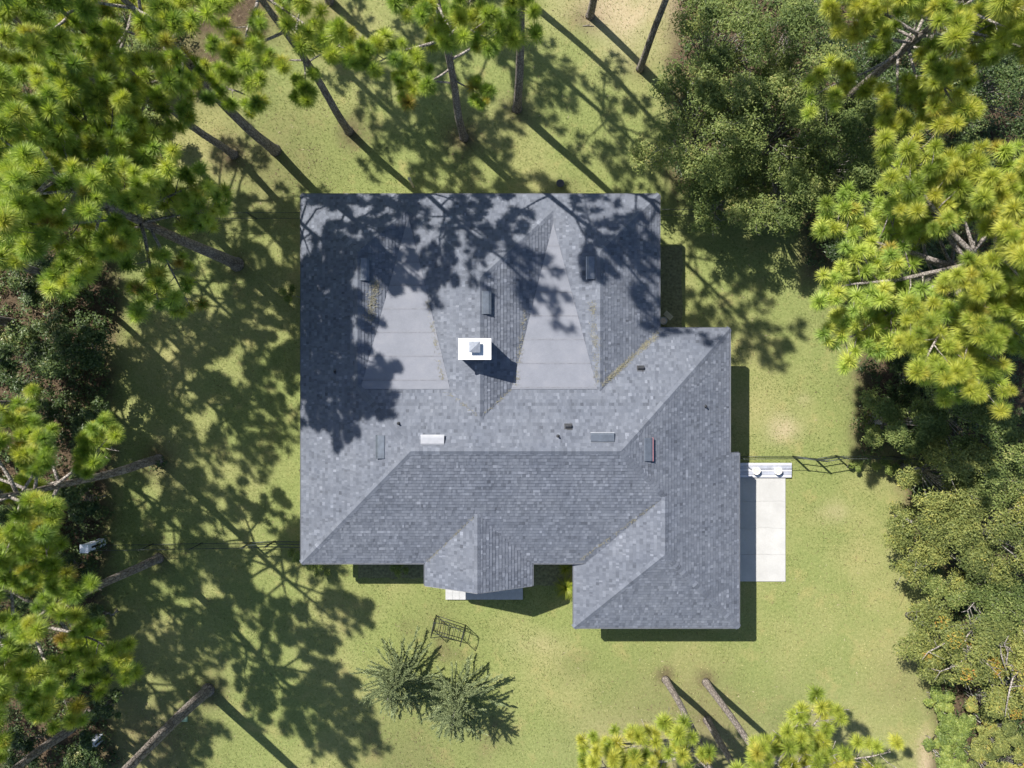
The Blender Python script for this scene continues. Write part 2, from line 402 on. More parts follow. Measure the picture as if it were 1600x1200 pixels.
def clip_h(poly, a, b, c):   # keep a x + b y + c >= 0
    out = []; n = len(poly)
    for i in range(n):
        p, q = poly[i], poly[(i+1) % n]
        dp = a*p[0]+b*p[1]+c; dq = a*q[0]+b*q[1]+c
        if dp >= -1e-9: out.append(p)
        if (dp > 1e-9 and dq < -1e-9) or (dp < -1e-9 and dq > 1e-9):
            t = dp/(dp-dq); out.append((p[0]+(q[0]-p[0])*t, p[1]+(q[1]-p[1])*t))
    return out
def area(p): return .5*sum(p[i][0]*p[(i+1)%len(p)][1]-p[(i+1)%len(p)][0]*p[i][1] for i in range(len(p))) if len(p) > 2 else 0
def edges_h(poly):
    hs = []
    for i in range(len(poly)):
        p, q = poly[i], poly[(i+1) % len(poly)]
        a, b = -(q[1]-p[1]), (q[0]-p[0]); hs.append((a, b, -(a*p[0]+b*p[1])))
    return hs
def subtract(polys, hs):
    out = []
    for p in polys:
        rest = p
        for a, b, c in hs:
            if len(rest) < 3: break
            o = clip_h(rest, -a, -b, -c)
            if area(o) > 1e-5: out.append(o)
            rest = clip_h(rest, a, b, c)
    return out
FACES = {}
for k, (planes, foots) in enumerate(WINGS):
    for i, p in enumerate(planes):
        for ft in foots:
            base = ft
            for j, q in enumerate(planes):
                if j != i: base = clip_h(base, q[0]-p[0], q[1]-p[1], q[2]-p[2])
            if area(base) < 1e-5: continue
            pieces = [base]
            for m, (pm, fm) in enumerate(WINGS):
                if m == k: continue
                for f2 in fm:
                    hs = edges_h(f2); never = False
                    for q in pm:
                        d = (q[0]-p[0], q[1]-p[1], q[2]-p[2])
                        if abs(d[0]) < 1e-9 and abs(d[1]) < 1e-9:
                            if not (d[2] > 1e-9 or (abs(d[2]) <= 1e-9 and m < k)): never = True
                        else: hs.append(d)
                    if not never: pieces = subtract(pieces, hs)
            FACES.setdefault(p, []).extend(q for q in pieces if area(q) > 1e-4)

def roof_z(x, y):
    best = -9
    for planes, foots in WINGS:
        if any(min(a[0] for a in f)-1e-6 <= x <= max(a[0] for a in f)+1e-6 and min(a[1] for a in f)-1e-6 <= y <= max(a[1] for a in f)+1e-6 for f in foots):
            best = max(best, min(a*x+b*y+c for a, b, c in planes))
    return best
def on_roof(px, py):
    z = 4.0
    for _ in range(30):
        x, y, _z = P(px, py, z); z = .5*z + .5*roof_z(x, y)
    return Vector((x, y, z))

house = empty('house', (0, 0, 0), 'house with grey shingle hip roof and white chimney in the middle of the lawn', 'house')
rng = random.Random(5)
def tint_mesh(name, verts, faces, tints):
    me = bpy.data.meshes.new(name); me.from_pydata(verts, [], faces)
    a = me.attributes.new('tint', 'FLOAT', 'FACE'); a.data.foreach_set('value', tints); me.update(); return me

def deck(p, pieces):
    mb = MB()
    for q in pieces:
        n = len(q)
        top = [(x, y, p[0]*x+p[1]*y+p[2]) for x, y in q]; bot = [(x, y, z-.06) for x, y, z in top]
        mb.add(top+bot, [tuple(range(n)), tuple(range(2*n-1, n-1, -1))] + [(i, n+i, n+(i+1)%n, (i+1)%n) for i in range(n)])
    return mb.build('roof_slope', M['deck'], house)

for p, pieces in FACES.items():
    if not pieces: continue
    sl_obj = deck(p, pieces)
    g = math.hypot(p[0], p[1]); dx, dy = -p[0]/g, -p[1]/g      # downhill in plan
    ux, uy = -dy, dx
    zf = lambda x, y: p[0]*x+p[1]*y+p[2]
    ds = [x*dx+y*dy for q in pieces for x, y in q]; us = [x*ux+y*uy for q in pieces for x, y in q]
    boxes = [(min(x*dx+y*dy for x, y in q), max(x*dx+y*dy for x, y in q), min(x*ux+y*uy for x, y in q), max(x*ux+y*uy for x, y in q)) for q in pieces]
    hss = [edges_h(q) for q in pieces]
    if p in (SADL, SADR):
        step = .92; k = 0; d = max(ds)
        while d > min(ds):
            d0 = d - step; mb = MB()
            strip = [(ux*u+dx*v, uy*u+dy*v) for u, v in ((min(us)-1, d0-.06), (min(us)-1, d), (max(us)+1, d), (max(us)+1, d0-.06))]
            if area(strip) < 0: strip = strip[::-1]
            for hs in hss:
                c = strip
                for h in hs: c = clip_h(c, *h)
                if area(c) < 1e-4: continue
                n = len(c)
                top = [(x, y, zf(x, y) + .006 + .026*((x*dx+y*dy)-d0)/step + .004) for x, y in c]; bot = [(x, y, zf(x, y)+.001) for x, y in c]
                mb.add(top+bot, [tuple(range(n))] + [(i, n+i, n+(i+1)%n, (i+1)%n) for i in range(n)])
            if mb.v: mb.build('roofing_strip', M['roll'], sl_obj)
            seam = [(ux*u+dx*v, uy*u+dy*v) for u, v in ((min(us)-1, d-.012), (min(us)-1, d+.028), (max(us)+1, d+.028), (max(us)+1, d-.012))]
            if area(seam) < 0: seam = seam[::-1]
            mb = MB()
            for hs in hss:
                c = seam
                for h in hs: c = clip_h(c, *h)
                if area(c) < 1e-4: continue
                mb.add([(x, y, zf(x, y)+.042) for x, y in c], [tuple(range(len(c)))])
            if mb.v: mb.build('lap_seam', M['seam'], sl_obj)
            d = d0; k += 1
        continue
    V = []; Fc = []; T = []
    step = .122; d = max(ds) + .015
    while d > min(ds):
        d0 = d - step
        for bi, (b0, b1, c0, c1) in enumerate(boxes):
            pass
        u = min(us) - rng.random()*.4
        cj = rng.gauss(0, .03)
        while u < max(us):
            wd = rng.choice((.06, .08, .10, .12, .14)); u1 = u + wd
            lam = rng.random() < .5
            t = min(1, max(0, rng.gauss(.53 if lam else .43, .135) + cj))
            if rng.random() < .03: t = min(1, t+.22)
            hi = .024 if lam else .014
            for (b0, b1, c0, c1), hs in zip(boxes, hss):
                if b1 < d0 or b0 > d+.05 or c1 < u or c0 > u1: continue
                ext = 0
                c = [(ux*a+dx*v, uy*a+dy*v) for a, v in ((u, d0), (u, d), (u1, d), (u1, d0))]
                if area(c) < 0: c = c[::-1]
                for h in hs:
                    c = clip_h(c, *h)
                    if len(c) < 3: break
                if len(c) < 3 or area(c) < 2e-5: continue
                n = len(c); b = len(V)
                V += [(x, y, zf(x, y) + .003 + hi*max(0, (x*dx+y*dy-d0)/step)) for x, y in c]
                Fc.append(tuple(range(b, b+n))); T.append(t)
                for i in range(n):
                    a1, a2 = c[i], c[(i+1) % n]
                    if a1[0]*dx+a1[1]*dy > d-.02 and a2[0]*dx+a2[1]*dy > d-.02:
                        e = len(V); V += [(a1[0], a1[1], zf(*a1)+.001), (a2[0], a2[1], zf(*a2)+.001)]
                        Fc.append((b+i, e, e+1, b+(i+1) % n)); T.append(t*.6)
                    elif lam and hi > .012:
                        pass
            u = u1
        d = d0
    tag(link('shingles', tint_mesh('shingles', V, Fc, T), sl_obj, M['shingle']), kind='stuff')

# ridge and hip caps: short overlapping folded pieces
def cap_line(a, b):
    a = Vector(a); b = Vector(b); L = (b-a).length; n = max(1, int(L/.15)); t = (b-a)/L
    side = Vector((0, 0, 1)).cross(t); side.normalize()
    V = []; Fc = []; T = []
    for i in range(n):
        p0 = a + t*(i*L/n) ; p1 = a + t*((i+1)*L/n + .02)
        ti = min(1, max(0, rng.gauss(.5, .14))); bse = len(V)
        for q, hh in ((p0, .034), (p1, .022)):
            for sgn in (-1, 0, 1):
                w2 = q + side*(.13*sgn)
                rz = roof_z(w2.x, w2.y); rz = min(rz, q.z) if rz > 0 else q.z - .13*S
                z = q.z + hh if sgn == 0 else rz + hh*.62
                V.append((w2.x, w2.y, z))
        Fc += [(bse, bse+1, bse+4, bse+3), (bse+1, bse+2, bse+5, bse+4)]; T += [ti, ti]
        V += [(V[bse+k][0], V[bse+k][1], V[bse+k][2]-.02) for k in range(3)]
        Fc += [(bse, bse+6, bse+7, bse+1), (bse+1, bse+7, bse+8, bse+2)]; T += [ti*.5]*2
    tag(link('ridge_cap', tint_mesh('ridge_cap', V, Fc, T), house, M['shingle']), kind='stuff')
def zr(x, y): return (x, y, roof_z(x, y))
yr = (-7.12+2.21)/2; zr_ = ZE + S*(2.21-yr); xw = -8.37 + (zr_-ZE)/S; xe = 8.65 - (zr_-ZE)/S
cap_line((xw, yr, zr_), (xe, yr, zr_))
cap_line((-8.37, -7.12, ZE), (xw, yr, zr_)); cap_line((8.65, 2.21, ZE), (xe, yr, zr_))
cap_line((-5.87, -.09, 4.0), (xw, yr, zr_))
zg = (ZG - S*2.47 + ZE + S*8.65)/2; xg = (zg-ZG)/S + 2.47; ygf = -9.75+(zg-ZG)/S; ygn = -7.12+(zg-ZE)/S
cap_line((xg, ygf, zg), (xg, ygn, zg)); cap_line((xg, ygn, zg), (xe, yr, zr_))
cap_line((2.47, -9.75, ZG), (xg, ygf, zg)); cap_line((9.08, -9.75, ZG), (xg, ygf, zg))
xp = (-3.46+.81)/2; zp = ZE+S*(.81+3.46)/2
cap_line((xp, -8.01, zp), (xp, -7.12+(zp-ZE)/S, zp))
zc = ZE+S*3.57; ycn = 7.53-(zc-ZE)/S
cap_line((-1.19, ycn, zc), (-1.19, 2.21-(zc-ZE)/S, zc))
for xr_, x0 in ((-5.87, -8.37), (3.35, 5.85)):
    cap_line((xr_, 7.53-1.2/S, 4.0), (xr_, -.09, 4.0)); cap_line((x0, 7.53, ZE), (xr_, 7.53-1.2/S, 4.0))
for sx in (-1, 1):
    vx = -4.06 if sx < 0 else 1.61
    cap_line((vx, 7.53-abs(vx - (-1.19)) * 0 - (roof_z(vx, 6.8)-ZE)/S, roof_z(vx, 6.8)), (-1.19, ycn, zc))

# fascia + drip edge along the eaves, soffit, walls
OUT = [(-8.37,7.53),(5.85,7.53),(5.85,2.21),(8.65,2.21),(8.65,-2.76),(9.08,-2.76),(9.08,-9.75),(2.47,-9.75),(2.47,-7.12),(.81,-7.12),(.81,-8.01),(-3.46,-8.01),(-3.46,-7.12),(-8.37,-7.12)]
def board(a, b, za, zb, t, hgt, name, mat, out=0.0):
    a = Vector(a); b = Vector(b); d = (b-a).normalized(); nrm = Vector((-d.y, d.x))   # OUT is clockwise: left normal points outward
    mb = MB(); p = [a + nrm*out, b + nrm*out, b + nrm*(out+t), a + nrm*(out+t)]; z = [za, zb, zb, za]
    mb.add([(q.x, q.y, zz-hgt) for q, zz in zip(p, z)] + [(q.x, q.y, zz) for q, zz in zip(p, z)],
           [(3,2,1,0),(4,5,6,7),(0,1,5,4),(1,2,6,5),(2,3,7,6),(3,0,4,7)])
    mb.build(name, mat, house)
for i in range(len(OUT)):
    a, b = OUT[i], OUT[(i+1) % len(OUT)]
    if (a, b) == ((.81,-8.01), (-3.46,-8.01)):
        board(a, (xp, -8.01), ZE+.0, zp, .03, .2, 'fascia', M['fascia']); board((xp, -8.01), b, zp, ZE, .03, .2, 'fascia', M['fascia']); continue
    if (a, b) == ((8.65,-2.76), (9.08,-2.76)): za, zb = ZE, ZG
    elif a[0] == 9.08 or b == (2.47,-7.12): za = zb = ZG
    else: za = zb = ZE
    if a == (2.47, -7.12): a = (2.9, -7.12)
    board(a, b, za-.01, zb-.01, .025, .19, 'fascia', M['fascia']); board(a, b, za+.008, zb+.008, .018, .05, 'drip_edge', M['drip'], .027)
mb = MB()
for x0, x1, y0, y1, z in ((-8.37,5.85,2.21,7.53,2.6),(-8.37,8.65,-2.76,2.21,2.597),(-8.37,9.06,-7.12,-2.76,2.385),(2.47,9.08,-9.75,-7.12,2.388),(-3.46,.81,-8.01,-7.12,2.6)):
    mb.box(x0, x1, y0, y1, z-.02, z)
mb.build('soffit', M['soffit'], house)
IN = [(-7.9,7.05),(5.4,7.05),(5.4,1.75),(8.2,1.75),(8.2,-3.2),(8.6,-3.2),(8.6,-9.3),(2.95,-9.3),(2.95,-6.65),(-7.9,-6.65)]
for i in range(len(IN)):
    a, b = Vector(IN[i]), Vector(IN[(i+1) % len(IN)]); d = (b-a); L = d.length; d.normalize(); nn = Vector((-d.y, d.x))
    mb = MB(); q = [a, b, b - nn*.15, a - nn*.15]
    mb.add([(v.x, v.y, 0) for v in q]+[(v.x, v.y, 2.37) for v in q], [(0,1,2,3),(7,6,5,4),(4,5,1,0),(5,6,2,1),(6,7,3,2),(7,4,0,3)])
    wl = mb.build('wall', M['siding'], house)
    if L > 2.5:
        for s in np.arange(1.6, L-1.2, 3.0):
            m2 = MB(); c = a + d*float(s) + nn*.01
            for u0, u1, z0, z1 in ((-.55,-.48,.9,2.1),(.48,.55,.9,2.1),(-.48,.48,2.03,2.1),(-.48,.48,.9,.97),(-.02,.02,.97,2.03)):
                pp = [c+d*u0, c+d*u1, c+d*u1+nn*.05, c+d*u0+nn*.05]
                m2.add([(v.x, v.y, z0) for v in pp]+[(v.x, v.y, z1) for v in pp], [(3,2,1,0),(4,5,6,7),(0,1,5,4),(1,2,6,5),(2,3,7,6),(3,0,4,7)])
            m2.build('window_frame', M['white'], wl)
            m3 = MB(); pp = [c+d*-.48, c+d*.48, c+d*.48+nn*.015, c+d*-.48+nn*.015]
            m3.add([(v.x, v.y, .97) for v in pp]+[(v.x, v.y, 2.03) for v in pp], [(3,2,1,0),(4,5,6,7),(0,1,5,4),(1,2,6,5),(2,3,7,6),(3,0,4,7)])
            m3.build('window_pane', M['glass'], wl)
mb = MB(); mb.add([(-3.3,-7.75,2.6),(.65,-7.75,2.6),(xp,-7.75,zp-.12),(-3.3,-7.65,2.6),(.65,-7.65,2.6),(xp,-7.65,zp-.12)], [(0,1,2),(5,4,3),(0,3,4,1),(1,4,5,2),(2,5,3,0)])
mb.build('gable_wall', M['white'], house)
for x in (-2.75, .15):
    mb = MB(); mb.box(x-.1, x+.1, -7.82, -7.62, .15, 2.58); mb.box(x-.14, x+.14, -7.86, -7.58, .15, .3); mb.build('porch_column', M['white'], house)

# chimney
ct = 5.45; x0, y1, _ = P(716, 528.5, ct); x1, y0, _ = P(767.5, 562, ct)
mb = MB(); mb.box(x0+.04, x1-.04, y0+.04, y1-.04, 3.2, ct-.1); ch = mb.build('chimney', M['white'], house)
mb = MB(); mb.box(x0, x1, y0, y1, ct-.1, ct); mb.build('chimney_crown', M['white'], ch)
cx, cy, _ = P(741.5, 542, ct+.2); hw = .20
mb = MB(); mb.box(cx-.15, cx+.15, cy-.15, cy+.15, ct, ct+.16)
b = len(mb.v); mb.v += [(cx-hw,cy-hw,ct+.15),(cx+hw,cy-hw,ct+.15),(cx+hw,cy+hw,ct+.15),(cx-hw,cy+hw,ct+.15),(cx-hw,cy-hw,ct+.19),(cx+hw,cy-hw,ct+.19),(cx+hw,cy+hw,ct+.19),(cx-hw,cy+hw,ct+.19),(cx,cy,ct+.212)]
mb.f += [(b+3,b+2,b+1,b),(b,b+1,b+5,b+4),(b+1,b+2,b+6,b+5),(b+2,b+3,b+7,b+6),(b+3,b,b+4,b+7),(b+4,b+5,b+8),(b+5,b+6,b+8),(b+6,b+7,b+8),(b+7,b+4,b+8)]
mb.build('flue_cap', M['cap'], ch)

# roof vents (slant-back boxes on the slope)
def roof_frame(px, py, down):
    c = on_roof(px, py); d2 = Vector(down)
    t = Vector((d2.x, d2.y, -S)).normalized(); u = Vector((-d2.y, d2.x, 0)); n = u.cross(t)
    if n.z < 0: n = -n; u = -u
    return c, u, t, n
def roof_vent(px, py, down, lip, dark=True):
    c, u, t, n = roof_frame(px, py, down)
    f = lambda a, b, h: tuple(c + u*a + t*b + n*h)
    L = .43
    mb = MB()
    prof = [(-.17, .02), (-.15, .05), (.06, .135), (.13, .135), (.13, .10), (-.1, .02)]
    k = len(prof)
    mb.add([f(-L, b, h) for b, h in prof] + [f(L, b, h) for b, h in prof], [tuple(range(k-1,-1,-1)), tuple(range(k, 2*k))] + [(i, (i+1)%k, k+(i+1)%k, k+i) for i in range(k)])
    v = mb.build('roof_vent', M['vent'] if dark else M['ventsun'], house)
    mb = MB(); pr = [(.132,.085),(.132,.142),(.165,.142),(.165,.075)]; k = 4
    mb.add([f(-L-.01, b, h) for b, h in pr]+[f(L+.01, b, h) for b, h in pr], [tuple(range(k-1,-1,-1)), tuple(range(k, 2*k))] + [(i, (i+1)%k, k+(i+1)%k, k+i) for i in range(k)])
    mb.build('vent_lip', M[lip], v)
    mb = MB(); pr = [(-.20,.014),(-.20,.020),(.15,.020),(.15,.014)]
    mb.add([f(-L+.01, b, h) for b, h in pr]+[f(L-.01, b, h) for b, h in pr], [tuple(range(k-1,-1,-1)), tuple(range(k, 2*k))] + [(i, (i+1)%k, k+(i+1)%k, k+i) for i in range(k)])
    mb.build('vent_flange', M['drip'], v)
roof_vent(569, 421, (1,0), 'vent'); roof_vent(924, 419, (-1,0), 'ventl'); roof_vent(759, 473, (1,0), 'vent'); roof_vent(596, 698, (-1,0), 'vent')
roof_vent(676, 688, (0,1), 'ventl', False); roof_vent(941, 684, (0,1), 'ventl'); roof_vent(1012, 702, (1,0), 'ventr')
for px, py in ((1001, 576), (888, 667)):      # hooded exhaust vents
    c, u, t, n = roof_frame(px, py, (0,1)); f = lambda a, b, h: tuple(c+u*a+t*b+n*h)
    mb = MB(); m = 7; pr = [(-.08+.16*i/(m-1), .03+.12*math.sin(math.pi*i/(m-1))**.6) for i in range(m)]
    mb.add([f(-.11, b, h) for b, h in pr]+[f(.11, b, h) for b, h in pr], [tuple(range(m-1,-1,-1)), tuple(range(m,2*m))]+[(i,(i+1)%m,m+(i+1)%m,m+i) for i in range(m)])
    hv = mb.build('exhaust_hood', M['pipe'], house)
    mb = MB(); mb.add([f(a,b,h) for h in (.014,.022) for a, b in ((-.15,-.13),(.15,-.13),(.15,.13),(-.15,.13))], [(3,2,1,0),(4,5,6,7),(0,1,5,4),(1,2,6,5),(2,3,7,6),(3,0,4,7)]); mb.build('flashing', M['pipe'], hv)
for px, py in ((872, 682), (1102, 635), (524, 581), (623, 662)):
    c = on_roof(px, py); mb = MB(); mb.lathe([(.08,-.05),(.07,.025),(.036,.04),(.034,.17),(.024,.17),(.022,.1)], 10, c); mb.build('vent_pipe', M['pipe'], house, True)

# ------------------------------------------------------------------ scattered blades (grass, straw)
def blades(n, x, y, z, length, width, lift, rs, flat=False):
    th = rs.rand(n)*6.283; L = length*(.6+.8*rs.rand(n)); wd = width*(.7+.6*rs.rand(n))
    dx, dy = np.cos(th), np.sin(th); h = lift*(.5+rs.rand(n))
    a = np.stack([x-dy*wd, y+dx*wd, z], 1); b = np.stack([x+dy*wd, y-dx*wd, z], 1)
    c = np.stack([x+dx*L, y+dy*L, z+h], 1)
    if flat: a[:, 2] += .008; b[:, 2] += .012
    return np.stack([a, b, c], 1).reshape(-1, 3), np.arange(3*n).reshape(-1, 3)
rs = np.random.RandomState(11)
def inside_out(x, y, m=0.0):
    r = np.zeros(len(x), bool)
    for x0, x1, y0, y1 in ((-7.9,5.4,1.75,7.05),(-7.9,8.2,-6.65,1.75),(2.95,8.6,-9.3,-2.5),(-2.95,.52,-9.4,-6.6),(8.5,11.95,-8.62,-4.0)):
        r |= (x > x0-m) & (x < x1+m) & (y > y0-m) & (y < y1+m)
    return r
n = 420000
x = rs.uniform(-23.5, 23.5, n); y = rs.uniform(-17.6, 17.6, n)
sm = soil_mask(x, y); keep = (~inside_out(x, y)) & (rs.rand(n) > sm*1.1) & (rs.rand(n) > sand_mask(x, y)*.7)
dens = .55 + .45*wobble(x, y, 21, 2.2); keep &= rs.rand(n) < np.clip(dens, .12, 1)
x, y = x[keep], y[keep]; n = len(x)
v, f = blades(n, x, y, np.zeros(n), .050, .011, .055, rs)
ti = np.clip(.42 + .22*wobble(x, y, 22, .35) + .14*wobble(x, y, 23, 2.5) + rs.normal(0, .22, n) + .10*(y < -8), 0, 1)
tag(link('lawn_grass', big_mesh('lawn_grass', v, f, {'tint': ('FACE', ti)}), None, M['grass']), 'short yellow green lawn grass growing all round the house', 'grass', kind='stuff')
n = 170000
x = rs.uniform(-23.5, 23.5, n); y = rs.uniform(-17.6, 17.6, n); sm = soil_mask(x, y)
keep = (~inside_out(x, y)) & (rs.rand(n) < np.maximum(sm**1.3*.55, (.012 + .03*(wobble(x, y, 51, .5) > .25)))); x, y = x[keep], y[keep]; n = len(x)
v, f = blades(n, x, y, np.zeros(n), .10, .012, .03, rs, True)
tag(link('pine_straw', big_mesh('pine_straw', v, f, {'tint': ('FACE', np.clip(rs.normal(.5, .28, n) + .2*wobble(x, y, 31, 1), 0, 1))}), None, M['straw']), 'reddish brown fallen needles and leaves under the trees', 'leaf litter', kind='stuff')
# needles caught in the roof valleys and along the low-slope saddles
def valley(a, b, n, spread, dens=1.0):
    a = np.array(a); b = np.array(b); t = rs.rand(n); cl = np.clip(.62+.5*np.sin(t*23+a[0]*3)*np.sin(t*9+a[1]), .05, 1); t = t[rs.rand(n) < cl*dens]
    x = a[0]+(b[0]-a[0])*t + rs.normal(0, spread, len(t)); y = a[1]+(b[1]-a[1])*t + rs.normal(0, spread, len(t)); return x, y
VX = []; VY = []
def pr(px, py): q = on_roof(px, py); return (q.x, q.y)
for a, b, k, sp in (((1030,520),(940,602),620,.05),((926,470),(934,600),260,.07),((820,485),(806,600),160,.05),((668,470),(692,600),160,.04),((696,612),(745,648),50,.02),((800,608),(755,648),45,.02),
                    ((905,876),(1030,782),150,.02),((740,808),(668,876),80,.016),((587,440),(578,500),380,.09)):
    x, y = valley(pr(*a), pr(*b), k*2, sp); VX.append(x); VY.append(y)
x = np.concatenate(VX); y = np.concatenate(VY); z = np.array([roof_z(a, b) for a, b in zip(x, y)]) + .02
v, f = blades(len(x), x, y, z, .11, .006, .015, rs, True)
tag(link('valley_needles', big_mesh('valley_needles', v, f, {'tint': ('FACE', rs.rand(len(x)))}), None, M['ystraw']), 'yellowed pine needles caught along the roof valleys', 'pine needles', kind='stuff')

# ------------------------------------------------------------------ pines
def tuft_data(seed, needles, seg=2):
    r = np.random.RandomState(seed); V = []; Fa = []
    for i in range(needles):
        t = r.rand()**.8; base = np.array([0, 0, -.10 + .12*t])
        pol = R(min(125, 14 + (1-t)*100 + r.uniform(-14, 26))); az = r.rand()*6.283
        d = np.array([math.sin(pol)*math.cos(az), math.sin(pol)*math.sin(az), math.cos(pol)])
        L = .30*r.uniform(.8, 1.12); sd = np.cross(d, np.array([0, 0, 1.]) + r.normal(0, .45, 3)); sd /= np.linalg.norm(sd)
        w0 = (.0046 if seed < 300 else .0062)*r.uniform(.7, 1.25)
        p1 = base + d*L*.55; p2 = base + d*L + np.array([0, 0, -.035*L/.2*math.sin(pol)])
        b = len(V)
        V += [base-sd*w0, base+sd*w0, p1+sd*w0, p1-sd*w0, p2]
        Fa += [(b, b+1, b+2, b+3), (b+3, b+2, b+4)]
    return V, Fa
TUFT = []
for k in range(6):
    V, Fa = tuft_data(100+k, 330); me = bpy.data.meshes.new('needle_tuft'); me.from_pydata([tuple(v) for v in V], [], Fa); me.attributes.new('needle', 'FLOAT', 'FACE').data.foreach_set('value', np.repeat(np.random.RandomState(k).rand(len(Fa)//2), 2).astype(np.float32)); me.materials.append(M['tuft']); me.update(); TUFT.append(me)
TUFTG = []
for me in TUFT:
    m2 = me.copy(); m2.name = 'golden_needle_tuft'; m2.materials.clear(); m2.materials.append(M['goldtuft']); TUFTG.append(m2)
BARE = ((145, 850, 40), (205, 726, 42), (190, 902, 45), (342, 402, 36), (110, 545, 70), (30, 560, 50), (60, 1178, 30), (225, 1160, 45), (290, 1105, 40), (1150, 1110, 45), (1062, 1100, 26), (690, 195, 25), (520, 170, 40))
def bare(p):
    if p.z > H-2: return False
    a, b = frame_xy(p); return any((a-x)**2 + (b-y)**2 < r*r for x, y, r in BARE)
def tuft_tris(seed, needles):
    V, Fa = tuft_data(seed, needles); V = np.array(V).reshape(-1, 5, 3); a = V[:, 0]; b = V[:, 1]; c = V[:, 4]
    m = (a+b)/2; a = m+(a-m)*2.6; b = m+(b-m)*2.6
    return np.stack([a, b, c], 1).reshape(-1, 3), np.arange(3*len(V)).reshape(-1, 3)
BAKE = [tuft_tris(300+k, 42) for k in range(4)]
BAKE_FINE = [tuft_tris(200+k, 170) for k in range(4)]
TWIG_MAX = 300

def frame_xy(p):
    s = F/(H-p.z); return 800+p.x*s, 600-p.y*s
def in_frame(p, m=14):
    if p.z > H-2: return False
    a, b = frame_xy(p); return -m < a < 1600+m and -m < b < 1200+m

def curve(p, d, L, up, n, r, jit):
    pts = [p.copy()]; d = d.normalized(); seg = L/n
    for i in range(n):
        d = (d + Vector((r.gauss(0, jit), r.gauss(0, jit), up + r.gauss(0, jit*.6)))).normalized(); pts.append(pts[-1] + d*seg)
    return pts

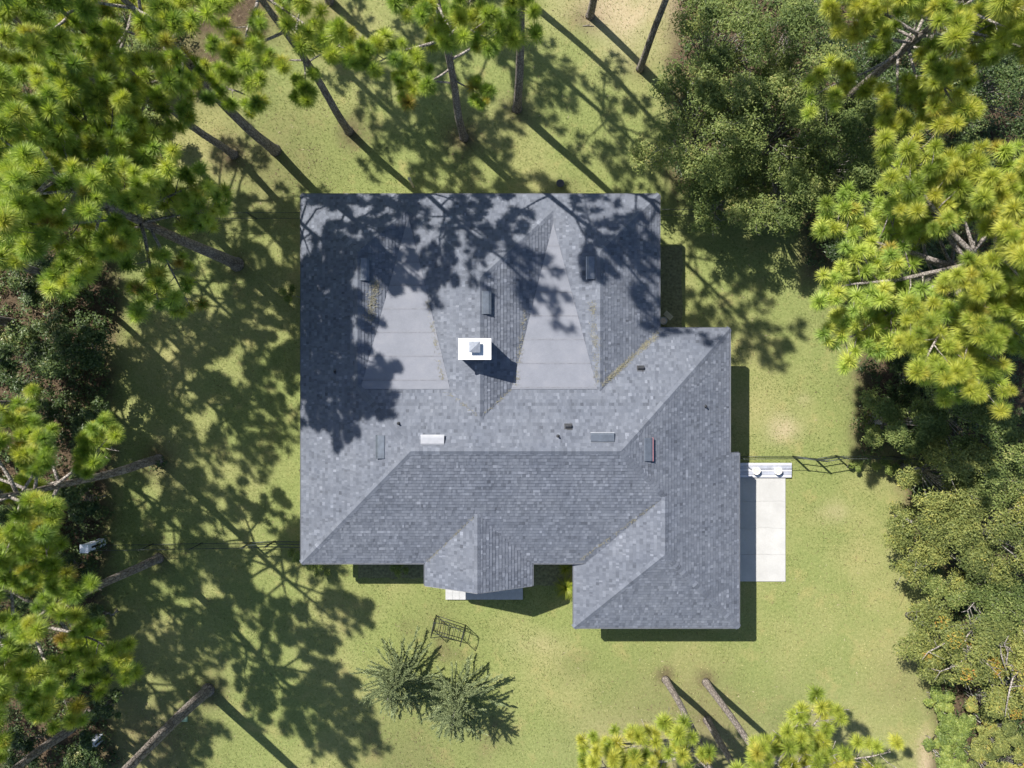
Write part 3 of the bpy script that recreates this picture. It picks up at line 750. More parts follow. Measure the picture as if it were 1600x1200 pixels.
def pine(idx, px, py, h, cb, spread, rad, nb, label, hints=()):
    r = random.Random(1000+idx*17)
    bx, by, _ = P(px, py)
    root = empty('pine_tree', (bx, by, 0), label, 'tree', 'tall pines around the house')
    org = Vector((bx, by, 0))
    wob = [Vector((r.gauss(0, .09), r.gauss(0, .09), 0)) for _ in range(4)]
    def axis(z):
        t = z/h; k = t*3; i = min(2, int(k)); f = k-i; f = f*f*(3-2*f)
        return (wob[i]*(1-f) + wob[i+1]*f)*(min(1, t*6)) + Vector((0, 0, z))
    mb = MB(); zs = [0, .12, .4] + [h*(i/15) for i in range(1, 16)]
    mb.tube([axis(z) for z in zs], [rad*(1.28 if z == 0 else 1.12 if z < .2 else 1.04 if z < .5 else 1)*(1-.80*z/h) for z in zs], 10)
    mb.build('trunk', M['bark'], root, True)
    tufts = []
    br = [(i/(nb-1), None) for i in range(nb)] + list(hints)
    az = r.random()*6.28
    for t, hint in br:
        if hint is None:
            tt = min(1, max(0, t + r.gauss(0, .03))); z = cb + (h-.3-cb)*tt; az += 2.4 + r.gauss(0, .35)
            prof = (.62+.38*min(1, tt/.25)) if idx in (0, 1, 13, 14) else (.8+.2*min(1, tt/.2))
            L = spread*prof*(1-.62*tt**2)*r.uniform(.72, 1.08); el = R(-4 + 48*tt + r.gauss(0, 7))
        else:
            z, az, L, el = hint[0], R(hint[1]), hint[2], R(hint[3])
        p0 = axis(z); d = Vector((math.cos(az)*math.cos(el), math.sin(az)*math.cos(el), math.sin(el)))
        pts = curve(p0, d, L, .035, 6, r, .10)
        if hint is None and (bare(org+pts[-1]) or bare(org+pts[4])): continue
        mb = MB(); r0 = min(rad*.42, .02+.013*L)*(1 if hint is None else 1.1); mb.tube(pts, [r0*(1-.78*i/6) for i in range(7)], 6)
        # sub branches
        ns = max(3, int(L*2.9))
        for k in range(ns):
            s = .32 + .68*(k+.5)/ns; fi = s*6; i = min(5, int(fi)); q = pts[i].lerp(pts[i+1], fi-i)
            dd = (pts[i+1]-pts[i]).normalized(); side = dd.cross(Vector((0, 0, 1))).normalized()*(1 if k % 2 else -1)
            sd = (dd*r.uniform(.3, .8) + side*r.uniform(.5, 1.0) + Vector((0, 0, r.uniform(-.05, .55)))).normalized()
            sl_ = L*r.uniform(.13, .30)*(1.15-.45*s) + .12
            sp = curve(q, sd, sl_, .10, 3, r, .16); rr = max(.007, r0*.38*(1-.5*s)); mb.tube(sp, [rr, rr*.8, rr*.65, rr*.5], 4)
            tufts.append((sp[-1], (sp[-1]-sp[-2]).normalized()))
            m = r.choice((1, 1, 2, 2, 3))
            for _ in range(m):
                j = r.choice((1, 2)); q2 = sp[j]; td = ((sp[j+1]-sp[j]).normalized() + Vector((r.gauss(0,.7), r.gauss(0,.7), r.uniform(0,.8)))).normalized()
                e = q2 + td*r.uniform(.14, .30); mb.tube([q2, e], [rr*.6, rr*.4], 4); tufts.append((e, td))
        tufts.append((pts[-1], (pts[-1]-pts[-2]).normalized()))
        mb.build('branch', M['limb'], root, True)
    tufts.append((axis(h), Vector((0, 0, 1))))
    vis = []; rest = []
    for q, d in tufts:
        if bare(org+q) or (idx in (13, 14, 15) and (frame_xy(org+q)[1] < 1098 + 20*math.sin(q.x*3) or r.random() < .5)): continue
        (vis if in_frame(org+q) else rest).append((q, d))
    vis.sort(key=lambda a: -a[0].z)
    rest += vis[TWIG_MAX:]; vis = vis[:TWIG_MAX]
    for q, d in vis:
        o = bpy.data.objects.new('needle_tuft', (TUFTG if idx in (13, 14, 15, 16, 17) else TUFT)[r.randrange(6)]); COL.objects.link(o); o.parent = root
        dd = (d*.55 + Vector((0, 0, .6)) + Vector((r.gauss(0,.15), r.gauss(0,.15), 0))).normalized()
        o.location = q; o.rotation_mode = 'QUATERNION'
        o.rotation_quaternion = dd.to_track_quat('Z', 'Y') @ Quaternion((0,0,1), r.random()*6.28); s = r.uniform(.82, 1.22); o.scale = (s, s, s)
    if rest:
        VV = []; FF = []; TT = []; b = 0
        for q, d in rest:
            V, T = (BAKE_FINE if in_frame(org+q) else BAKE)[r.randrange(4)]; dd = (d*.55 + Vector((0, 0, .6))).normalized()
            m = np.array(dd.to_track_quat('Z', 'Y').to_matrix()); s = r.uniform(.9, 1.25)
            VV.append(V @ m.T * s + np.array(q)); FF.append(T+b); b += len(V); TT.append(np.full(len(T), r.random()))
        tag(link('crown', big_mesh('crown', np.concatenate(VV), np.concatenate(FF), {'tint': ('FACE', np.concatenate(TT))}), root, M['crown']), kind='stuff')
    return len(vis)

HINTS = {9: ((9.0, 100, 3.4, 18), (8.2, 75, 2.6, 12)), 13: ((5.6, 172, 4.4, 10), (5.9, 160, 3.6, 14), (6.3, 190, 4.6, 8), (6.0, 180, 3.8, 10), (6.6, 140, 2.2, 10)),
         14: ((7.0, 10, 2.8, 8), (7.3, 40, 3.0, 10), (7.2, 60, 3.2, 5), (7.6, 20, 3.8, 4), (7.4, 80, 2.6, 8)),
         16: ((8.0, 172, 5.6, 5), (8.6, 185, 5.2, 7), (8.2, 205, 5.0, 4), (9.0, 158, 5.0, 8), (8.8, 228, 4.6, 5), (8.5, 140, 4.6, 6))}
nv = 0
for i, t in enumerate(PINES):
    nv += pine(i, *t, hints=[(0, h) for h in HINTS.get(i, ())])
print('visible tufts', nv)

# ------------------------------------------------------------------ broadleaf trees and shrubs
def leaf_cloud(centres, radii, per, size, rs, flat=.65, shade=None):
    n = int(np.sum(per)); idx = np.repeat(np.arange(len(centres)), per)
    d = rs.normal(size=(n, 3)); d /= np.linalg.norm(d, axis=1)[:, None]
    rr = rs.rand(n)**.45
    p = centres[idx] + d*(radii[idx]*rr)[:, None]*np.array([1, 1, flat])
    nrm = d*.55 + np.array([0, 0, .75]) + rs.normal(0, .45, (n, 3)); nrm /= np.linalg.norm(nrm, axis=1)[:, None]
    a = np.cross(nrm, rs.normal(size=(n, 3))); a /= np.linalg.norm(a, axis=1)[:, None]; b = np.cross(nrm, a)
    L = (size*(.6+.8*rs.rand(n)))[:, None]; W = L*.42
    droop = np.array([0, 0, -.12])
    v = np.stack([p-a*L*.5, p+b*W*.5, p+a*L*.5+droop*L, p-b*W*.5], 1).reshape(-1, 3)
    return v, np.arange(4*n).reshape(-1, 4), idx

def broadleaf(name, px, py, top, radius, mat, nleaf, size, label, cat, group, seed, cbase=None, extra=None, trunk_r=.12):
    """px, py: where the crown's middle shows in the photograph"""
    rs = np.random.RandomState(seed); r = random.Random(seed)
    cb = top*.35 if cbase is None else cbase
    hc = (top+cb)/2 + .15*(top-cb)
    x, y, _ = P(px, py, hc); root = empty(name, (x, y, 0), label, cat, group)
    K = max(16, int(72*radius**1.25)); ctr = []
    NL = max(4, int(5 + radius*3.2)); lobes = []
    for k in range(NL):
        az = 2.4*k + rs.normal(0, .35); rr = radius*.80*math.sqrt((k+.35)/NL)*rs.uniform(.85, 1.15)
        dome = math.sqrt(max(.02, 1-(rr/radius)**2))
        lobes.append((rr*math.cos(az), rr*math.sin(az), cb + (top-cb)*(.12 + .80*dome*rs.uniform(.55, 1.05)), radius*rs.uniform(.20, .36)))
    lob_t = rs.normal(0, .13, NL); kl = rs.randint(0, NL, K)
    for k in range(K):
        lx, ly, lz, lr = lobes[kl[k]]; d = rs.normal(size=3); d /= np.linalg.norm(d); d[2] = abs(d[2])*.75 - .12
        q = lr*rs.uniform(.45, 1.0); ctr.append((lx+d[0]*q, ly+d[1]*q, max(.15, lz+d[2]*q)))
    ctr = np.array(ctr); rad = radius*rs.uniform(.07, .145, K)+.09
    per = np.maximum(20, (nleaf*rad**2/np.sum(rad**2)*rs.uniform(.55, 1.3, K))).astype(int)
    if radius > 1.3:
        az = rs.rand(10)*6.283; q = .25+.5*rs.rand(10); ctr = np.concatenate([ctr, np.stack([q*np.cos(az), q*np.sin(az), .25+.9*rs.rand(10)], 1)]); rad = np.concatenate([rad, .28+.15*rs.rand(10)])
        per = np.concatenate([per, np.full(10, 90)]); kl = np.concatenate([kl, rs.randint(0, NL, 10)]); K += 10
    v, f, idx = leaf_cloud(ctr, rad, per, size, rs)
    cl = rs.normal(0, .09, K) + lob_t[kl]
    ti = np.clip(.42 + cl[idx] + rs.normal(0, .17, len(f)), 0, 1)
    mb = MB(); stems = 1 if top > 3.5 else 3
    for s in range(stems):
        o = Vector((r.gauss(0, .12), r.gauss(0, .12), 0)) if stems > 1 else Vector((0, 0, 0))
        mb.tube([o, o+Vector((r.gauss(0,.08), r.gauss(0,.08), cb*.6)), Vector((0, 0, cb+.2*(top-cb)))+o], [trunk_r*1.2/stems**.5, trunk_r/stems**.5, trunk_r*.7/stems**.5], 8)
    mb.build('trunk', M['oakbark'], root, True)
    mb = MB()
    order = rs.permutation(K)[:min(K, 34)]
    for k in order:
        e = Vector(ctr[k]); s = Vector((0, 0, cb*.9 + .25*(e.z-cb))); m1 = s.lerp(e, .5) + Vector((r.gauss(0,.12), r.gauss(0,.12), .06))*radius*.4
        w0 = trunk_r*.30
        mb.tube([s, m1, e], [w0, w0*.6, w0*.22], 5)
        for _ in range(3):
            q = e + Vector((r.gauss(0,.6), r.gauss(0,.6), r.uniform(-.1,.5)))*float(rad[k]); mb.tube([m1.lerp(e, r.uniform(.5,1)), q], [w0*.3, w0*.12], 4)
    mb.build('limbs', M['oakbark'], root, True)
    tag(link('crown', big_mesh('crown', v, f, {'tint': ('FACE', ti)}), root, M[mat]), kind='stuff')
    if extra:
        mb = MB()
        for k in range(5):
            az = k*1.26+r.random(); p = Vector((0, 0, top*.8)); pts = [p]
            for j in range(5): az += r.gauss(0, .55); p = p + Vector((math.cos(az), math.sin(az), .12))*radius*.17; pts.append(p)
            mb.tube(pts, [.05, .042, .034, .026, .018, .01], 5)
            for j in (2, 3, 4): mb.tube([pts[j], pts[j]+Vector((r.gauss(0,.3), r.gauss(0,.3), .1))], [.018, .006], 4)
        mb.build('bare_limbs', M['limb'], root, True)
        K2 = 6; c2 = ctr[rs.permutation(K)[:K2]] + np.array([0, 0, .25]); v, f, idx = leaf_cloud(c2, rs.uniform(.2, .4, len(c2)), np.full(len(c2), 60), size, rs)
        tag(link('autumn_leaves', big_mesh('autumn_leaves', v, f, {'tint': ('FACE', rs.rand(len(f)))}), root, M['orange']), kind='stuff')
    return root

OAKS = [  # px, py, top, radius, material, leaves, label
 (1132,  55, 8.0, 2.1, 'oak', 15000, 'leafy oak at the top edge right of the bare pine trunks'),
 (1112, 185, 7.5, 2.3, 'oak', 18000, 'leafy oak bulging furthest left toward the back lawn'),
 (1225,  85, 8.5, 2.2, 'oak', 15000, 'dull green oak behind the top edge oak, below the yellow tipped pine'),
 (1225, 195, 7.5, 2.0, 'oak', 14000, 'oak in the middle of the upper right thicket'),
 (1330, 235, 7.5, 2.4, 'oak', 19000, 'pale green round oak left of the brown forest floor gap'),
 (1140, 305, 5.5, 1.55,'oak', 11000, 'small oak overhanging the back right fence'),
 (1235, 300, 6.0, 1.6, 'oak', 10000, 'oak at the lower edge of the upper right thicket'),
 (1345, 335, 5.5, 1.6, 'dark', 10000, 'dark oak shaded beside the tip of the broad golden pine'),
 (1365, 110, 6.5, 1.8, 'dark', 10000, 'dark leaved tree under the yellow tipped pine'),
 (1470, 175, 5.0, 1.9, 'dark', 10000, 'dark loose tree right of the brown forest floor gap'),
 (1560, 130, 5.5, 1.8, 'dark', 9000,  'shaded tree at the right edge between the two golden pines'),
 (1420, 665, 5.5, 1.5, 'oak', 11000, 'olive oak just below the broad golden pine'),
 (1510, 640, 6.5, 2.0, 'oak', 14000, 'oak under the lowest tufts of the broad golden pine'),
 (1490, 745, 6.5, 1.7, 'oaky', 13000, 'yellowing oak right of the round bush on the fence line'),
 (1585, 720, 7.0, 1.9, 'oak', 12000, 'green oak cut by the right edge beside the fence line end'),
 (1470, 835, 6.0, 1.9, 'oaky', 17000, 'yellowing oak bulging onto the lawn right of the concrete pad'),
 (1575, 835, 7.0, 1.9, 'oaky', 14000, 'yellowing oak cut by the right edge below the fence line'),
 (1540, 935, 5.0, 1.7, 'oak', 12000, 'deep green oak between the two yellowing groups on the right edge'),
 (1495, 1005,6.0, 2.0, 'oaky', 19000, 'greyish olive oak bulging onto the lawn in the lower right'),
 (1580, 1040,6.5, 1.9, 'oaky', 14000, 'oak with bare pale limbs and orange leaves by the right edge'),
]
for i, (px, py, top, rd, mt, nl, lab) in enumerate(OAKS):
    broadleaf('oak_tree', px, py, top*.8, rd*1.15, mt, int(nl*1.25), .098, lab, 'tree', 'oaks along the right side', 500+i, extra=(i in (18, 19)), cbase=.9)
SHRUBS = [
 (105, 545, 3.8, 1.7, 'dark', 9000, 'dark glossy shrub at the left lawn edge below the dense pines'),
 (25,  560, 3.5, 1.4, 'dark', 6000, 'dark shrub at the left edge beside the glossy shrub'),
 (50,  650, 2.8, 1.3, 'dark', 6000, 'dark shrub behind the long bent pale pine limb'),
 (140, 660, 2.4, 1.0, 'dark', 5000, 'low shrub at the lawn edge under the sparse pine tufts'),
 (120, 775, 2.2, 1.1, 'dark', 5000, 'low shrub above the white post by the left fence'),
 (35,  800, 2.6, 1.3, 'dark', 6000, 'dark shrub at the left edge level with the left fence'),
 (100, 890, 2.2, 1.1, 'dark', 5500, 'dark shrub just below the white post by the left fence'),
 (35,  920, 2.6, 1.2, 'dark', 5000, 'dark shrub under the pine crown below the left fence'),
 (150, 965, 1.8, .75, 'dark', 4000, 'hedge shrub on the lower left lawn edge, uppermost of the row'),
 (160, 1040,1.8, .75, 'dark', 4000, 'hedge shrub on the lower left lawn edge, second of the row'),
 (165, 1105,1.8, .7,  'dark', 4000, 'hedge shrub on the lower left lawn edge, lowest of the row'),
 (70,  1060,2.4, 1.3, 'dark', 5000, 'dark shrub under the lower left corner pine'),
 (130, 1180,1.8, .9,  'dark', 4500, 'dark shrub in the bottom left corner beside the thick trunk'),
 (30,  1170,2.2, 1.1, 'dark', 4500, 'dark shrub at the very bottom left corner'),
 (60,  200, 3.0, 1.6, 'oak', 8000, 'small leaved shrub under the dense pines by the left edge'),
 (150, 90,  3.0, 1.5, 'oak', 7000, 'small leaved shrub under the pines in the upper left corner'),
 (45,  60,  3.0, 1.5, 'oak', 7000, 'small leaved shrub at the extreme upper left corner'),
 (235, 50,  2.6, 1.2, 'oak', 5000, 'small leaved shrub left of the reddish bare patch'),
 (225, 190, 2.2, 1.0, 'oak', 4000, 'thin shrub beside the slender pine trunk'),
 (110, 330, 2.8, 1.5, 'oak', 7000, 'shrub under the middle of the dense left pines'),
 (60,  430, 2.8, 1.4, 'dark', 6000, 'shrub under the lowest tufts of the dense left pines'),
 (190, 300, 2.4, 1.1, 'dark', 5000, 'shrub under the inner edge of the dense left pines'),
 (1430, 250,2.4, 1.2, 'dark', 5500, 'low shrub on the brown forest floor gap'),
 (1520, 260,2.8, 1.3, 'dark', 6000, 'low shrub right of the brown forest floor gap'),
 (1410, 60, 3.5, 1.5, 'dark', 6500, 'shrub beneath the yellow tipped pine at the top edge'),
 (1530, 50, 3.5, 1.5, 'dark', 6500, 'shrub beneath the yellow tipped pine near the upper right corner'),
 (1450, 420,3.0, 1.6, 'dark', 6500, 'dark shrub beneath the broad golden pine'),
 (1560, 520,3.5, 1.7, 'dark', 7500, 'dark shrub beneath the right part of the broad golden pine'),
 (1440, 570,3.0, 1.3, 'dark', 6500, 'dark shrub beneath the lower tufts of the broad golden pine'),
 (1495, 1135,2.0, .95,'bush', 9000, 'bright green hedge bush with a straight lawn edge in the lower right'),
 (1560, 1150,2.4, 1.1,'oaky', 9000, 'tan green bush in the bottom right corner'),
 (1490, 1195,1.8, .9, 'bush', 8000, 'bright green hedge bush at the bottom edge on the right'),
 (1468, 1095,1.3, .65,'bush', 5000, 'low bright hedge bush at the corner of the lower right lawn edge'),
 (1472, 1165,1.4, .7, 'bush', 5500, 'low bright hedge bush between the corner bush and the bottom edge'),
 (1535, 1190,1.8, .9, 'oaky', 6000, 'tan green bush at the bottom edge beside the bright hedge'),
 (1545, 1100,2.0, .9, 'oaky', 6000, 'tan green bush just below the oak with orange leaves'),
 (1590, 1200,2.2, 1.0,'oaky', 7000, 'tan green bush at the extreme bottom right corner'),
 (1340, 728, .75, .27,'bush', 1800, 'small round bush right of the double gate'),
 (1385, 727, 1.1, .52,'bush', 4500, 'larger round bush on the fence line beside the right woods'),
 (622,  884, 1.0, .45,'bush', 2200, 'low shrub in the eave shade left of the porch'),
 (462,  868, 1.1, .42,'bush', 3000, 'shrub at the front left corner of the roof'),
 (498,  888, .9,  .45,'bush', 2500, 'shaded shrub under the front eave near the left corner'),
 (448,  458, 1.0, .40,'bush', 2600, 'small shrub in the shade left of the roof'),
]
for i, (px, py, top, rd, mt, nl, lab) in enumerate(SHRUBS):
    broadleaf('shrub', px, py, top, rd, mt, int(nl*(1.2 if rd > .6 else 1)), .115 if mt == 'dark' else .092 if rd > .6 else .055, lab, 'shrub', 'shrubs around the lawn', 900+i, cbase=.1 if top < 1.5 else .3, trunk_r=.05 if top > 1.5 else .02)

# low leafy undergrowth covering the forest floor
rs = np.random.RandomState(77); K = 4600
x = rs.uniform(-24, 24, K*8); y = rs.uniform(-18, 18, K*8); sm = soil_mask(x, y)
gx = x*F/H + 800
k_ = (sm > .6) & (rs.rand(K*8) < .95) & (~inside_out(x, y, .5)) & ((gx < 300) | (gx > 1240) | ((gx > 1060) & (y > 6))) & (wobble(x, y, 41, .9) > -.7 - .6*(gx < 300)); x, y = x[k_][:K], y[k_][:K]
ctr = np.stack([x, y, rs.uniform(.1, .8, len(x))], 1)
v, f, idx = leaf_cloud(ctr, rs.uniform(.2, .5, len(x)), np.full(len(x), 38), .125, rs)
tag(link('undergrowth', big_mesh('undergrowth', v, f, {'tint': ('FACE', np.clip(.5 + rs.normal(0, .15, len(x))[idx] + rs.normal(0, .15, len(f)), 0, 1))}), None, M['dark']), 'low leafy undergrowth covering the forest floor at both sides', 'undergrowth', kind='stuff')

# ------------------------------------------------------------------ two young cedars on the front lawn
def cedar_branch(seed):
    rs = np.random.RandomState(seed); VV = []; TT = []
    n = 330; t = rs.rand(n)**.9
    ax = np.stack([t, .05*np.sin(t*5+seed), -.10*t*t], 1)
    # side twigs
    tw = rs.randint(0, 16, n); tp = .15+.85*(tw/16); sgn = np.where(tw % 2, 1, -1); k = rs.rand(n)*(rs.rand(n) < .22)
    base = np.stack([np.where(k > 0, tp, t) + k*.10, np.where(k > 0, .05*np.sin(tp*5+seed), ax[:,1]) + sgn*k*.14*(1.1-tp), -.10*np.where(k > 0, tp, t)**2 - .02*k], 1)
    d = rs.normal(size=(n, 3)); d /= np.linalg.norm(d, axis=1)[:, None]; d[:, 0] += .8
    sd = np.cross(d, rs.normal(size=(n, 3))); sd /= np.linalg.norm(sd, axis=1)[:, None]
    a = base - sd*.012; b = base + sd*.012; c = base + d*.062*(1.15-.6*t)[:, None]
    v = np.stack([a, b, c], 1).reshape(-1, 3); f = np.arange(3*n).reshape(-1, 3)
    return big_mesh('branch', v, f, {'tint': ('FACE', np.clip(rs.normal(.55, .25, n), 0, 1))})
CB = [cedar_branch(k) for k in range(5)]
for m_ in CB: m_.materials.append(M['cedar'])
def cedar(px, py, h, L0, nb, label, seed):
    r = random.Random(seed); x, y, _ = P(px, py)
    root = empty('cedar_tree', (x, y, 0), label, 'tree', 'young cedars on the front lawn')
    mb = MB(); mb.tube([(0,0,0),(.02,.01,h*.5),(0,0,h)], [.07,.045,.012], 7); mb.build('trunk', M['oakbark'], root, True)
    az = 0
    for i in range(nb):
        t = (i+.5)/nb; z = .25 + (h-.3)*t; az += 2.4+r.gauss(0,.4); L = L0*(1-.80*t)*r.uniform(.62, 1.2) + .12
        o = bpy.data.objects.new('branch', CB[r.randrange(5)]); COL.objects.link(o); o.parent = root
        el = R(4 + 34*t + r.gauss(0, 9)); o.rotation_euler = (r.gauss(0,.2), -el, az); o.location = (0, 0, z); o.scale = (L, .75+.5*L, .75+.5*L)
cedar(626, 1041, 3.3, 1.75, 95, 'grey green young cedar nearer the lawn ornament, left of the pair', 71)
cedar(717, 1071, 3.6, 1.85, 100, 'grey green young cedar with long spiky shadow, right of the pair', 72)

# lime strap-leaf plant beside the garage
def strap_plant(px, py, L, n, label, seed):
    rs = np.random.RandomState(seed); x, y, _ = P(px, py, .3); root = empty('strap_leaf_plant', (x, y, 0), label, 'plant'); V = []; Fa = []
    for k in range(n):
        az = rs.rand()*6.28; el = R(rs.uniform(40, 85)); l = L*rs.uniform(.7, 1.1); sd = np.array([-math.sin(az), math.cos(az), 0])*.014; b = len(V); p = np.array([0, 0, .02]); e = el
        for s in range(5):
            w_ = 1-.2*s; V += [p-sd*w_, p+sd*w_]; p = p + np.array([math.cos(az)*math.cos(e), math.sin(az)*math.cos(e), math.sin(e)])*l/4; e -= .42
        Fa += [(b+2*s, b+2*s+1, b+2*s+3, b+2*s+2) for s in range(4)]
    tag(link('blades', big_mesh('blades', V, Fa, {'tint': ('FACE', np.repeat(rs.rand(n), 4))}), root, M['lime']), kind='stuff')
    mb = MB(); mb.lathe([(.05,0),(.06,.04),(.02,.1)], 8); mb.build('crown_base', M['straw'], root)
strap_plant(884, 919, .72, 240, 'bright lime green strap leaf plant catching sun beside the garage roof', 5)
strap_plant(884, 890, .46, 110, 'shaded strap leaf plant in the corner between porch and garage', 6)

# ------------------------------------------------------------------ concrete pad, porch floor, mulch bed and painted eave shade
pad = empty('concrete_pad', (10.0, -6.3, 0), 'pale concrete pad of cracked slabs along the right garage wall', 'pavement')
pad['kind'] = 'structure'; del pad['label']; del pad['category']
px0, px1 = 8.7, P(1226.5, 800)[0]
def wavy(yp, amp, seed):
    r = random.Random(seed); return [(px0+(px1-px0)*i/12, P(0, yp + amp*(math.sin(i*.9+seed)+.6*math.sin(i*2.1)))[1]) for i in range(13)]
lines = [wavy(746, 0, 1), wavy(783, .5, 2), wavy(825, 1.6, 3), wavy(866, .5, 4), wavy(908, 0, 5)]
for i in range(4):
    top = lines[i]; bot = lines[i+1]; g = (.003 if i != 2 else .004)
    mb = MB(); mb.prism([(x-10.0, y+g+6.3) for x, y in bot] + [(x-10.0, y-g+6.3) for x, y in reversed(top)], 0, .055+.004*(i % 2)); mb.build('slab', M['conc'], pad)
porch = empty('porch_floor', (-1.2, -8.4, 0), None, None); porch['kind'] = 'structure'
x0, _, _ = P(696, 0, .15); x1, _, _ = P(817, 0, .15); y0 = P(0, 937, .15)[1]; y1 = -6.7
mb = MB(); mb.box(x0+1.2+.004, x1+1.2-.004, y0+8.4+.004, y1+8.4, 0, .13); mb.build('porch_slab', M['tile'], porch)
nxx, nyy = 11, 9
tm = {}
for i in range(nxx):
    for j in range(nyy):
        a = x0+(x1-x0)*i/nxx; b = x0+(x1-x0)*(i+1)/nxx; c = y0+(y1-y0)*j/nyy; d = y0+(y1-y0)*(j+1)/nyy
        if not tm:
            mb = MB(); mb.box(-(b-a)/2+.003, (b-a)/2-.003, -(d-c)/2+.003, (d-c)/2-.003, 0, .02); tm['m'] = mb.mesh('floor_tile'); tm['m'].materials.append(M['tile'])
        o = link('floor_tile', tm['m'], porch); o.location = ((a+b)/2+1.2, (c+d)/2+8.4, .128 + .0015*((i*7+j*3) % 3))
def ground_patch(name, px0, px1, py0, py1, seed):
    r = random.Random(seed); a = P(px0, py1); b = P(px1, py0); poly = []
    for i in range(20): poly.append((a[0]+(b[0]-a[0])*i/20, a[1]+r.uniform(-.05,.05)))
    for i in range(8): poly.append((b[0]+r.uniform(-.05,.05), a[1]+(b[1]-a[1])*i/8))
    for i in range(20): poly.append((b[0]-(b[0]-a[0])*i/20, b[1]))
    for i in range(8): poly.append((a[0], b[1]-(b[1]-a[1])*i/8))
    mb = MB(); mb.prism(poly, -.02, .022); o = mb.build(name, M['mulch_shade']); o['kind'] = 'structure'
ground_patch('bed_and_eave_shade', 560, 690, 845, 903, 1); ground_patch('bed_and_eave_shade', 822, 905, 845, 915, 2); ground_patch('bed_and_eave_shade', 1005, 1066, 385, 520, 3)  # two front patches paint eave shade on grass; the inner corner one is mulch

# low plank step with two white pots
x0, y0, _ = P(1150, 745.5); x1, y1, _ = P(1235, 722.5)
step = empty('plank_step', ((x0+x1)/2, (y0+y1)/2, 0), 'low grey plank step at the top of the concrete pad, holding two round pots', 'step')
for i in range(5):
    a = (y1-y0)*(i/5)-(y1-y0)/2; b = (y1-y0)*((i+1)/5)-(y1-y0)/2
    mb = MB(); mb.box(-(x1-x0)/2, (x1-x0)/2 - (.0 if i else .01), a+.006, b-.006, .12, .15+.003*(i % 2)); mb.build('plank', M['plank' if i % 2 else 'plank2'], step)
for s in (-.8, .8):
    mb = MB(); mb.box(s*(x1-x0)/2-.05, s*(x1-x0)/2+.05, -(y1-y0)/2+.02, (y1-y0)/2-.02, 0, .119); mb.build('bearer', M['plank'], step)
for px, lab in ((1182, 'round white pot on the plank step, the one nearer the roof'), (1216, 'round white pot on the plank step, the one nearer the lawn')):
    x, y, _ = P(px, 735.5, .4); root = empty('plant_pot', (x, y, .153), lab, 'pot', 'white pots on the plank step')
    mb = MB(); mb.lathe([(.10,0),(.155,.22),(.17,.22),(.17,.27),(.135,.27),(.125,.20)], 20); mb.build('pot_body', M['pot'], root, False)
    mb = MB(); mb.lathe([(.12,.19),(.128,.235),(.06,.245)], 16); mb.build('pot_filling', M['soil'], root)

# ------------------------------------------------------------------ fences
def fence(name, pts, label, hgt=1.15, every=2.2, cat='fence', mid=False):
    W = [Vector(P(*p)) for p in pts]; root = empty(name, W[0], label, cat); o = W[0]
    for a, b in zip(W[:-1], W[1:]):
        a = a-o; b = b-o; L = (b-a).length; k = max(1, round(L/every))
        for i in range(k+1 if (b+o-W[-1]).length < 1e-6 else k):
            q = a.lerp(b, i/k); mb = MB(); mb.tube([q, q+Vector((0,0,hgt+.05))], .024, 7); mb.build('post', M['rail'], root, True)
        for z, nm in ((hgt, 'top_rail'), (.12, 'bottom_rail')) + (((hgt*.55, 'middle_rail'),) if mid else ()):
            mb = MB(); mb.tube([a+Vector((0,0,z)), b+Vector((0,0,z))], .019 if mid else .012, 6); mb.build(nm, M['rail'], root, True)
        if not mid:
            mb = MB(); n = int(L/.16)
            for i in range(n):
                for dz in (0, 1):
                    q0 = a.lerp(b, i/n) + Vector((0,0,.12 if dz else hgt)); q1 = a.lerp(b, min(1, (i+hgt/.2)/n)) + Vector((0,0,hgt if dz else .12)); mb.tube([q0, q1], .0012, 3, False)
            tag(mb.build('wire_mesh', M['rail'], root), kind='stuff')
    return root
fence('wire_fence', [(1150,713),(1238,712.5)], 'short black wire fence between the garage wall and the double gate')
fence('fence_gate', [(1240,712.5),(1272,716.5)], 'left leaf of the black double gate right of the plank step', mid=True, every=2, cat='gate')
fence('fence_gate', [(1274,716.5),(1305,711.5)], 'right leaf of the black double gate, next to the small round bush', mid=True, every=2, cat='gate')
fence('wire_fence', [(1307,712.5),(1560,714)], 'black wire fence running from the double gate into the right woods')
fence('wire_fence', [(1018,337),(1130,338)], 'dark wire fence from the back right house corner into the oaks')
fence('wire_fence', [(150,343),(485,342)], 'dark wire fence from the back left house corner into the pines')
fence('wire_fence', [(163,851),(392,847)], 'dark wire fence from the white post across the left lawn')
fence('fence_gate', [(394,847),(428,845)], 'left leaf of the gate at the front left house corner', mid=True, every=2, cat='gate')
fence('fence_gate', [(430,845),(480,846)], 'right leaf of the gate touching the front left house corner', mid=True, every=2, cat='gate')

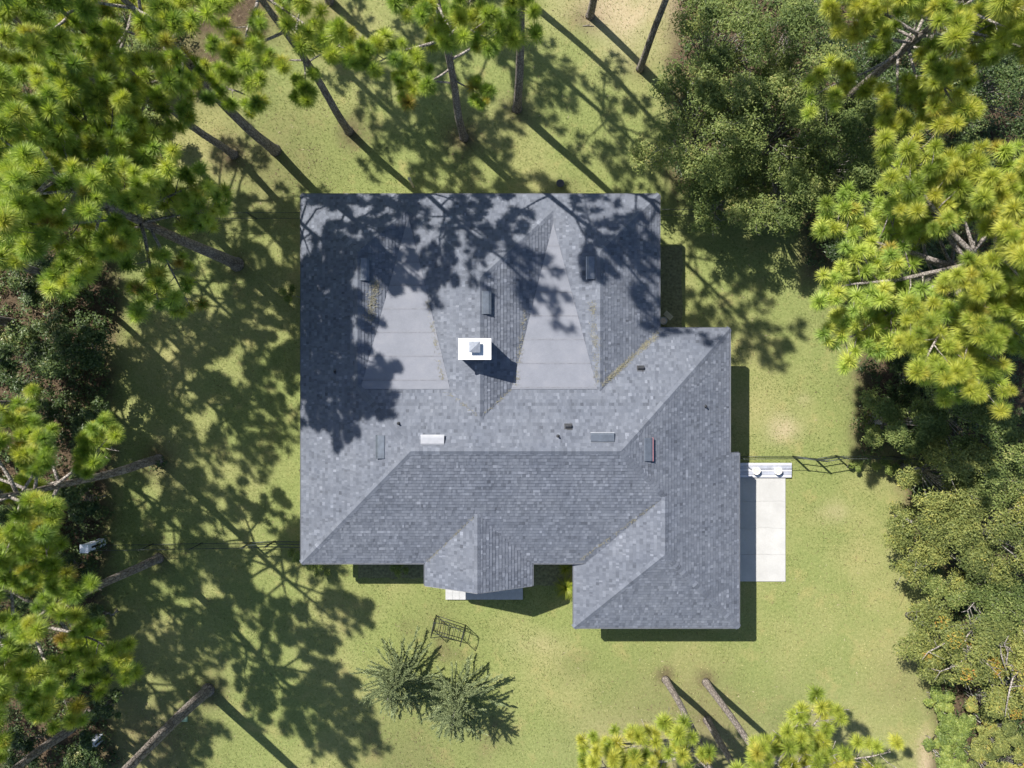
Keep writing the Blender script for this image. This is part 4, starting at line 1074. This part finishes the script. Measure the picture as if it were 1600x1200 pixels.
# ------------------------------------------------------------------ iron garden ornament (open bench frame with scrolls)
def Wd(px, py): return Vector(P(px, py))
A, B, C, D = Wd(681.5, 961), Wd(677, 984), Wd(727, 976), Wd(721.5, 997)
root = empty('iron_bench_frame', (A+B+C+D)/4, 'open black wrought iron bench frame with scrolled ends on the front lawn', 'garden bench'); o = root.location.copy()
A, B, C, D = A-o, B-o, C-o, D-o; UP = Vector((0,0,1)); hb = 1.0
def rod(name, pts, rad=.014): mb = MB(); mb.tube(pts, rad*1.15, 5); mb.build(name, M['black'], root, True)
def scroll(c, u, v, r0, name='scroll'):
    pts = []
    for i in range(15):
        t = i/14*4.6; rr = r0*(1-.7*i/14); pts.append(c + u*(rr*math.cos(t)) + v*(rr*math.sin(t)))
    rod(name, pts, .009)
for p, q in ((A, B), (C, D)):
    for s in (p, q): rod('leg', [s, s+UP*hb], .017)
    u = (q-p).normalized()
    rod('end_rail', [p+UP*hb, p.lerp(q, .5)+UP*(hb+.05), q+UP*hb]); rod('end_rail', [p+UP*.42, q+UP*.42]); rod('end_rail', [p+UP*.06, q+UP*.06])
    for s, sg in ((p, 1), (q, -1)):
        for z in (.9, .5, .18): scroll(s + u*sg*.09 + UP*z, u*sg, UP, .075)
for z in (.06, .42):
    rod('long_rail', [A+UP*z, C+UP*z]); rod('long_rail', [B+UP*z, D+UP*z])
rod('back_rail', [A+UP*hb, A.lerp(C,.25)+UP*(hb-.22), A.lerp(C,.5)+UP*(hb-.30), A.lerp(C,.75)+UP*(hb-.22), C+UP*hb])
rod('front_rail', [B+UP*hb, B.lerp(D,.3)+UP*(hb-.45), B.lerp(D,.6)+UP*(hb-.55), D+UP*.42])
for k in range(1, 6):
    t = k/6; rod('seat_bar', [A.lerp(C, t)+UP*.42, B.lerp(D, t)+UP*.42], .010)
for k in (1, 2, 4, 5):
    t = k/6; rod('back_bar', [A.lerp(C, t)+UP*.42, A.lerp(C, t)+UP*(hb-.24)], .009)

# ------------------------------------------------------------------ small things
def white_post(bx, by, tx, ty, label, k=1.0):
    x, y, _ = P(bx, by); root = empty('post_cabinet', (x, y, 0), label, 'post', 'white posts on the left boundary')
    mb = MB(); mb.box(-.15, .15, -.15, .15, 0, 1.3); mb.build('post_body', M['bluew'], root)
    mb = MB(); mb.add([(-.18,-.18,1.3),(.18,-.18,1.3),(.18,.18,1.3),(-.18,.18,1.3),(-.18,-.18,1.34),(.18,-.18,1.34),(.18,.18,1.34),(-.18,.18,1.34),(0,0,1.40)],
        [(3,2,1,0),(0,1,5,4),(1,2,6,5),(2,3,7,6),(3,0,4,7),(4,5,8),(5,6,8),(6,7,8),(7,4,8)]); mb.build('post_cap', M['bluew'], root)
    mb = MB(); mb.box(.151, .158, -.045, .045, .12, 1.05); mb.build('post_slot', M['black'], root); root.scale = (1, 1, k)
white_post(160, 846.5, 133, 857, 'white square post with dark slot at the end of the left fence')
white_post(156, 1152, 140, 1160, 'white square post half hidden under the lower left corner pine', .6)
x, y, _ = P(289, 1123); root = empty('valve_box', (x, y, 0), 'small pale green square valve box cover beside the thick slanting trunk', 'box')
mb = MB(); mb.box(-.13, .13, -.11, .11, 0, .05); mb.build('box_body', M['greenbox'], root)
mb = MB(); mb.box(-.115, .115, -.095, .095, .05, .062); mb.build('box_lid', M['greenbox'], root)
x, y, _ = P(875, 288); root = empty('fire_bowl', (x, y, 0), 'dark round fire bowl on the back lawn just above the roof', 'fire bowl')
mb = MB(); mb.lathe([(.10,.0),(.13,.06),(.22,.16),(.24,.26),(.21,.26),(.17,.17),(.05,.12)], 20); mb.build('bowl', M['black'], root, True)
mb = MB(); mb.lathe([(.245,.24),(.265,.245),(.265,.265),(.245,.265)], 20); mb.build('rim', M['pipe'], root); root.scale = (.65, .65, .65)
x, y, _ = P(646, 292); root = empty('garden_post', (x, y, 0), 'thin pale post standing at the back eave', 'post')
mb = MB(); mb.box(-.04,.04,-.04,.04,0,1.2); mb.build('shaft', M['wood'], root); mb = MB(); mb.box(-.06,.06,-.06,.06,1.2,1.24); mb.build('post_top', M['wood'], root)
x, y, _ = P(1044, 493); root = empty('board', (x, y, 0), 'short tan boards lying in the shade beside the inner roof corner', 'boards')
root.rotation_euler = (0, 0, R(-42))
for i in range(3):
    mb = MB(); mb.box(-.20, .20, -.11+.075*i, -.04+.075*i, .03, .055); mb.build('slat', M['wood'], root)
mb = MB(); mb.box(-.15, -.11, -.11, .11, .005, .03); mb.box(.11, .15, -.11, .11, .005, .03); mb.build('batten', M['wood'], root)
x, y, _ = P(1034.5, 502); root = empty('round_planter', (x, y, 0), 'round grey planter in the shade at the inner roof corner', 'planter')
mb = MB(); mb.lathe([(.12,0),(.15,.25),(.17,.27),(.17,.30),(.14,.30),(.13,.2)], 18); mb.build('planter_body', M['stone'], root, True)
mb = MB(); mb.lathe([(.13,.2),(.134,.25),(.05,.26)], 14); mb.build('planter_soil', M['soil'], root)
x, y, _ = P(919, 41); root = empty('fallen_stick', (x, y, 0), 'pale fallen stick on the sandy ground below the pine at the top edge', 'stick')
mb = MB(); mb.tube([(-.25,0,.02),(-.05,.02,.03),(.25,-.01,.02)], [.012,.02,.012], 6); mb.build('wood', M['limb'], root, True)
mb = MB(); mb.tube([(-.05,.02,.03),(.08,.10,.03)], [.01,.006], 5); mb.build('side_twig', M['limb'], root, True)
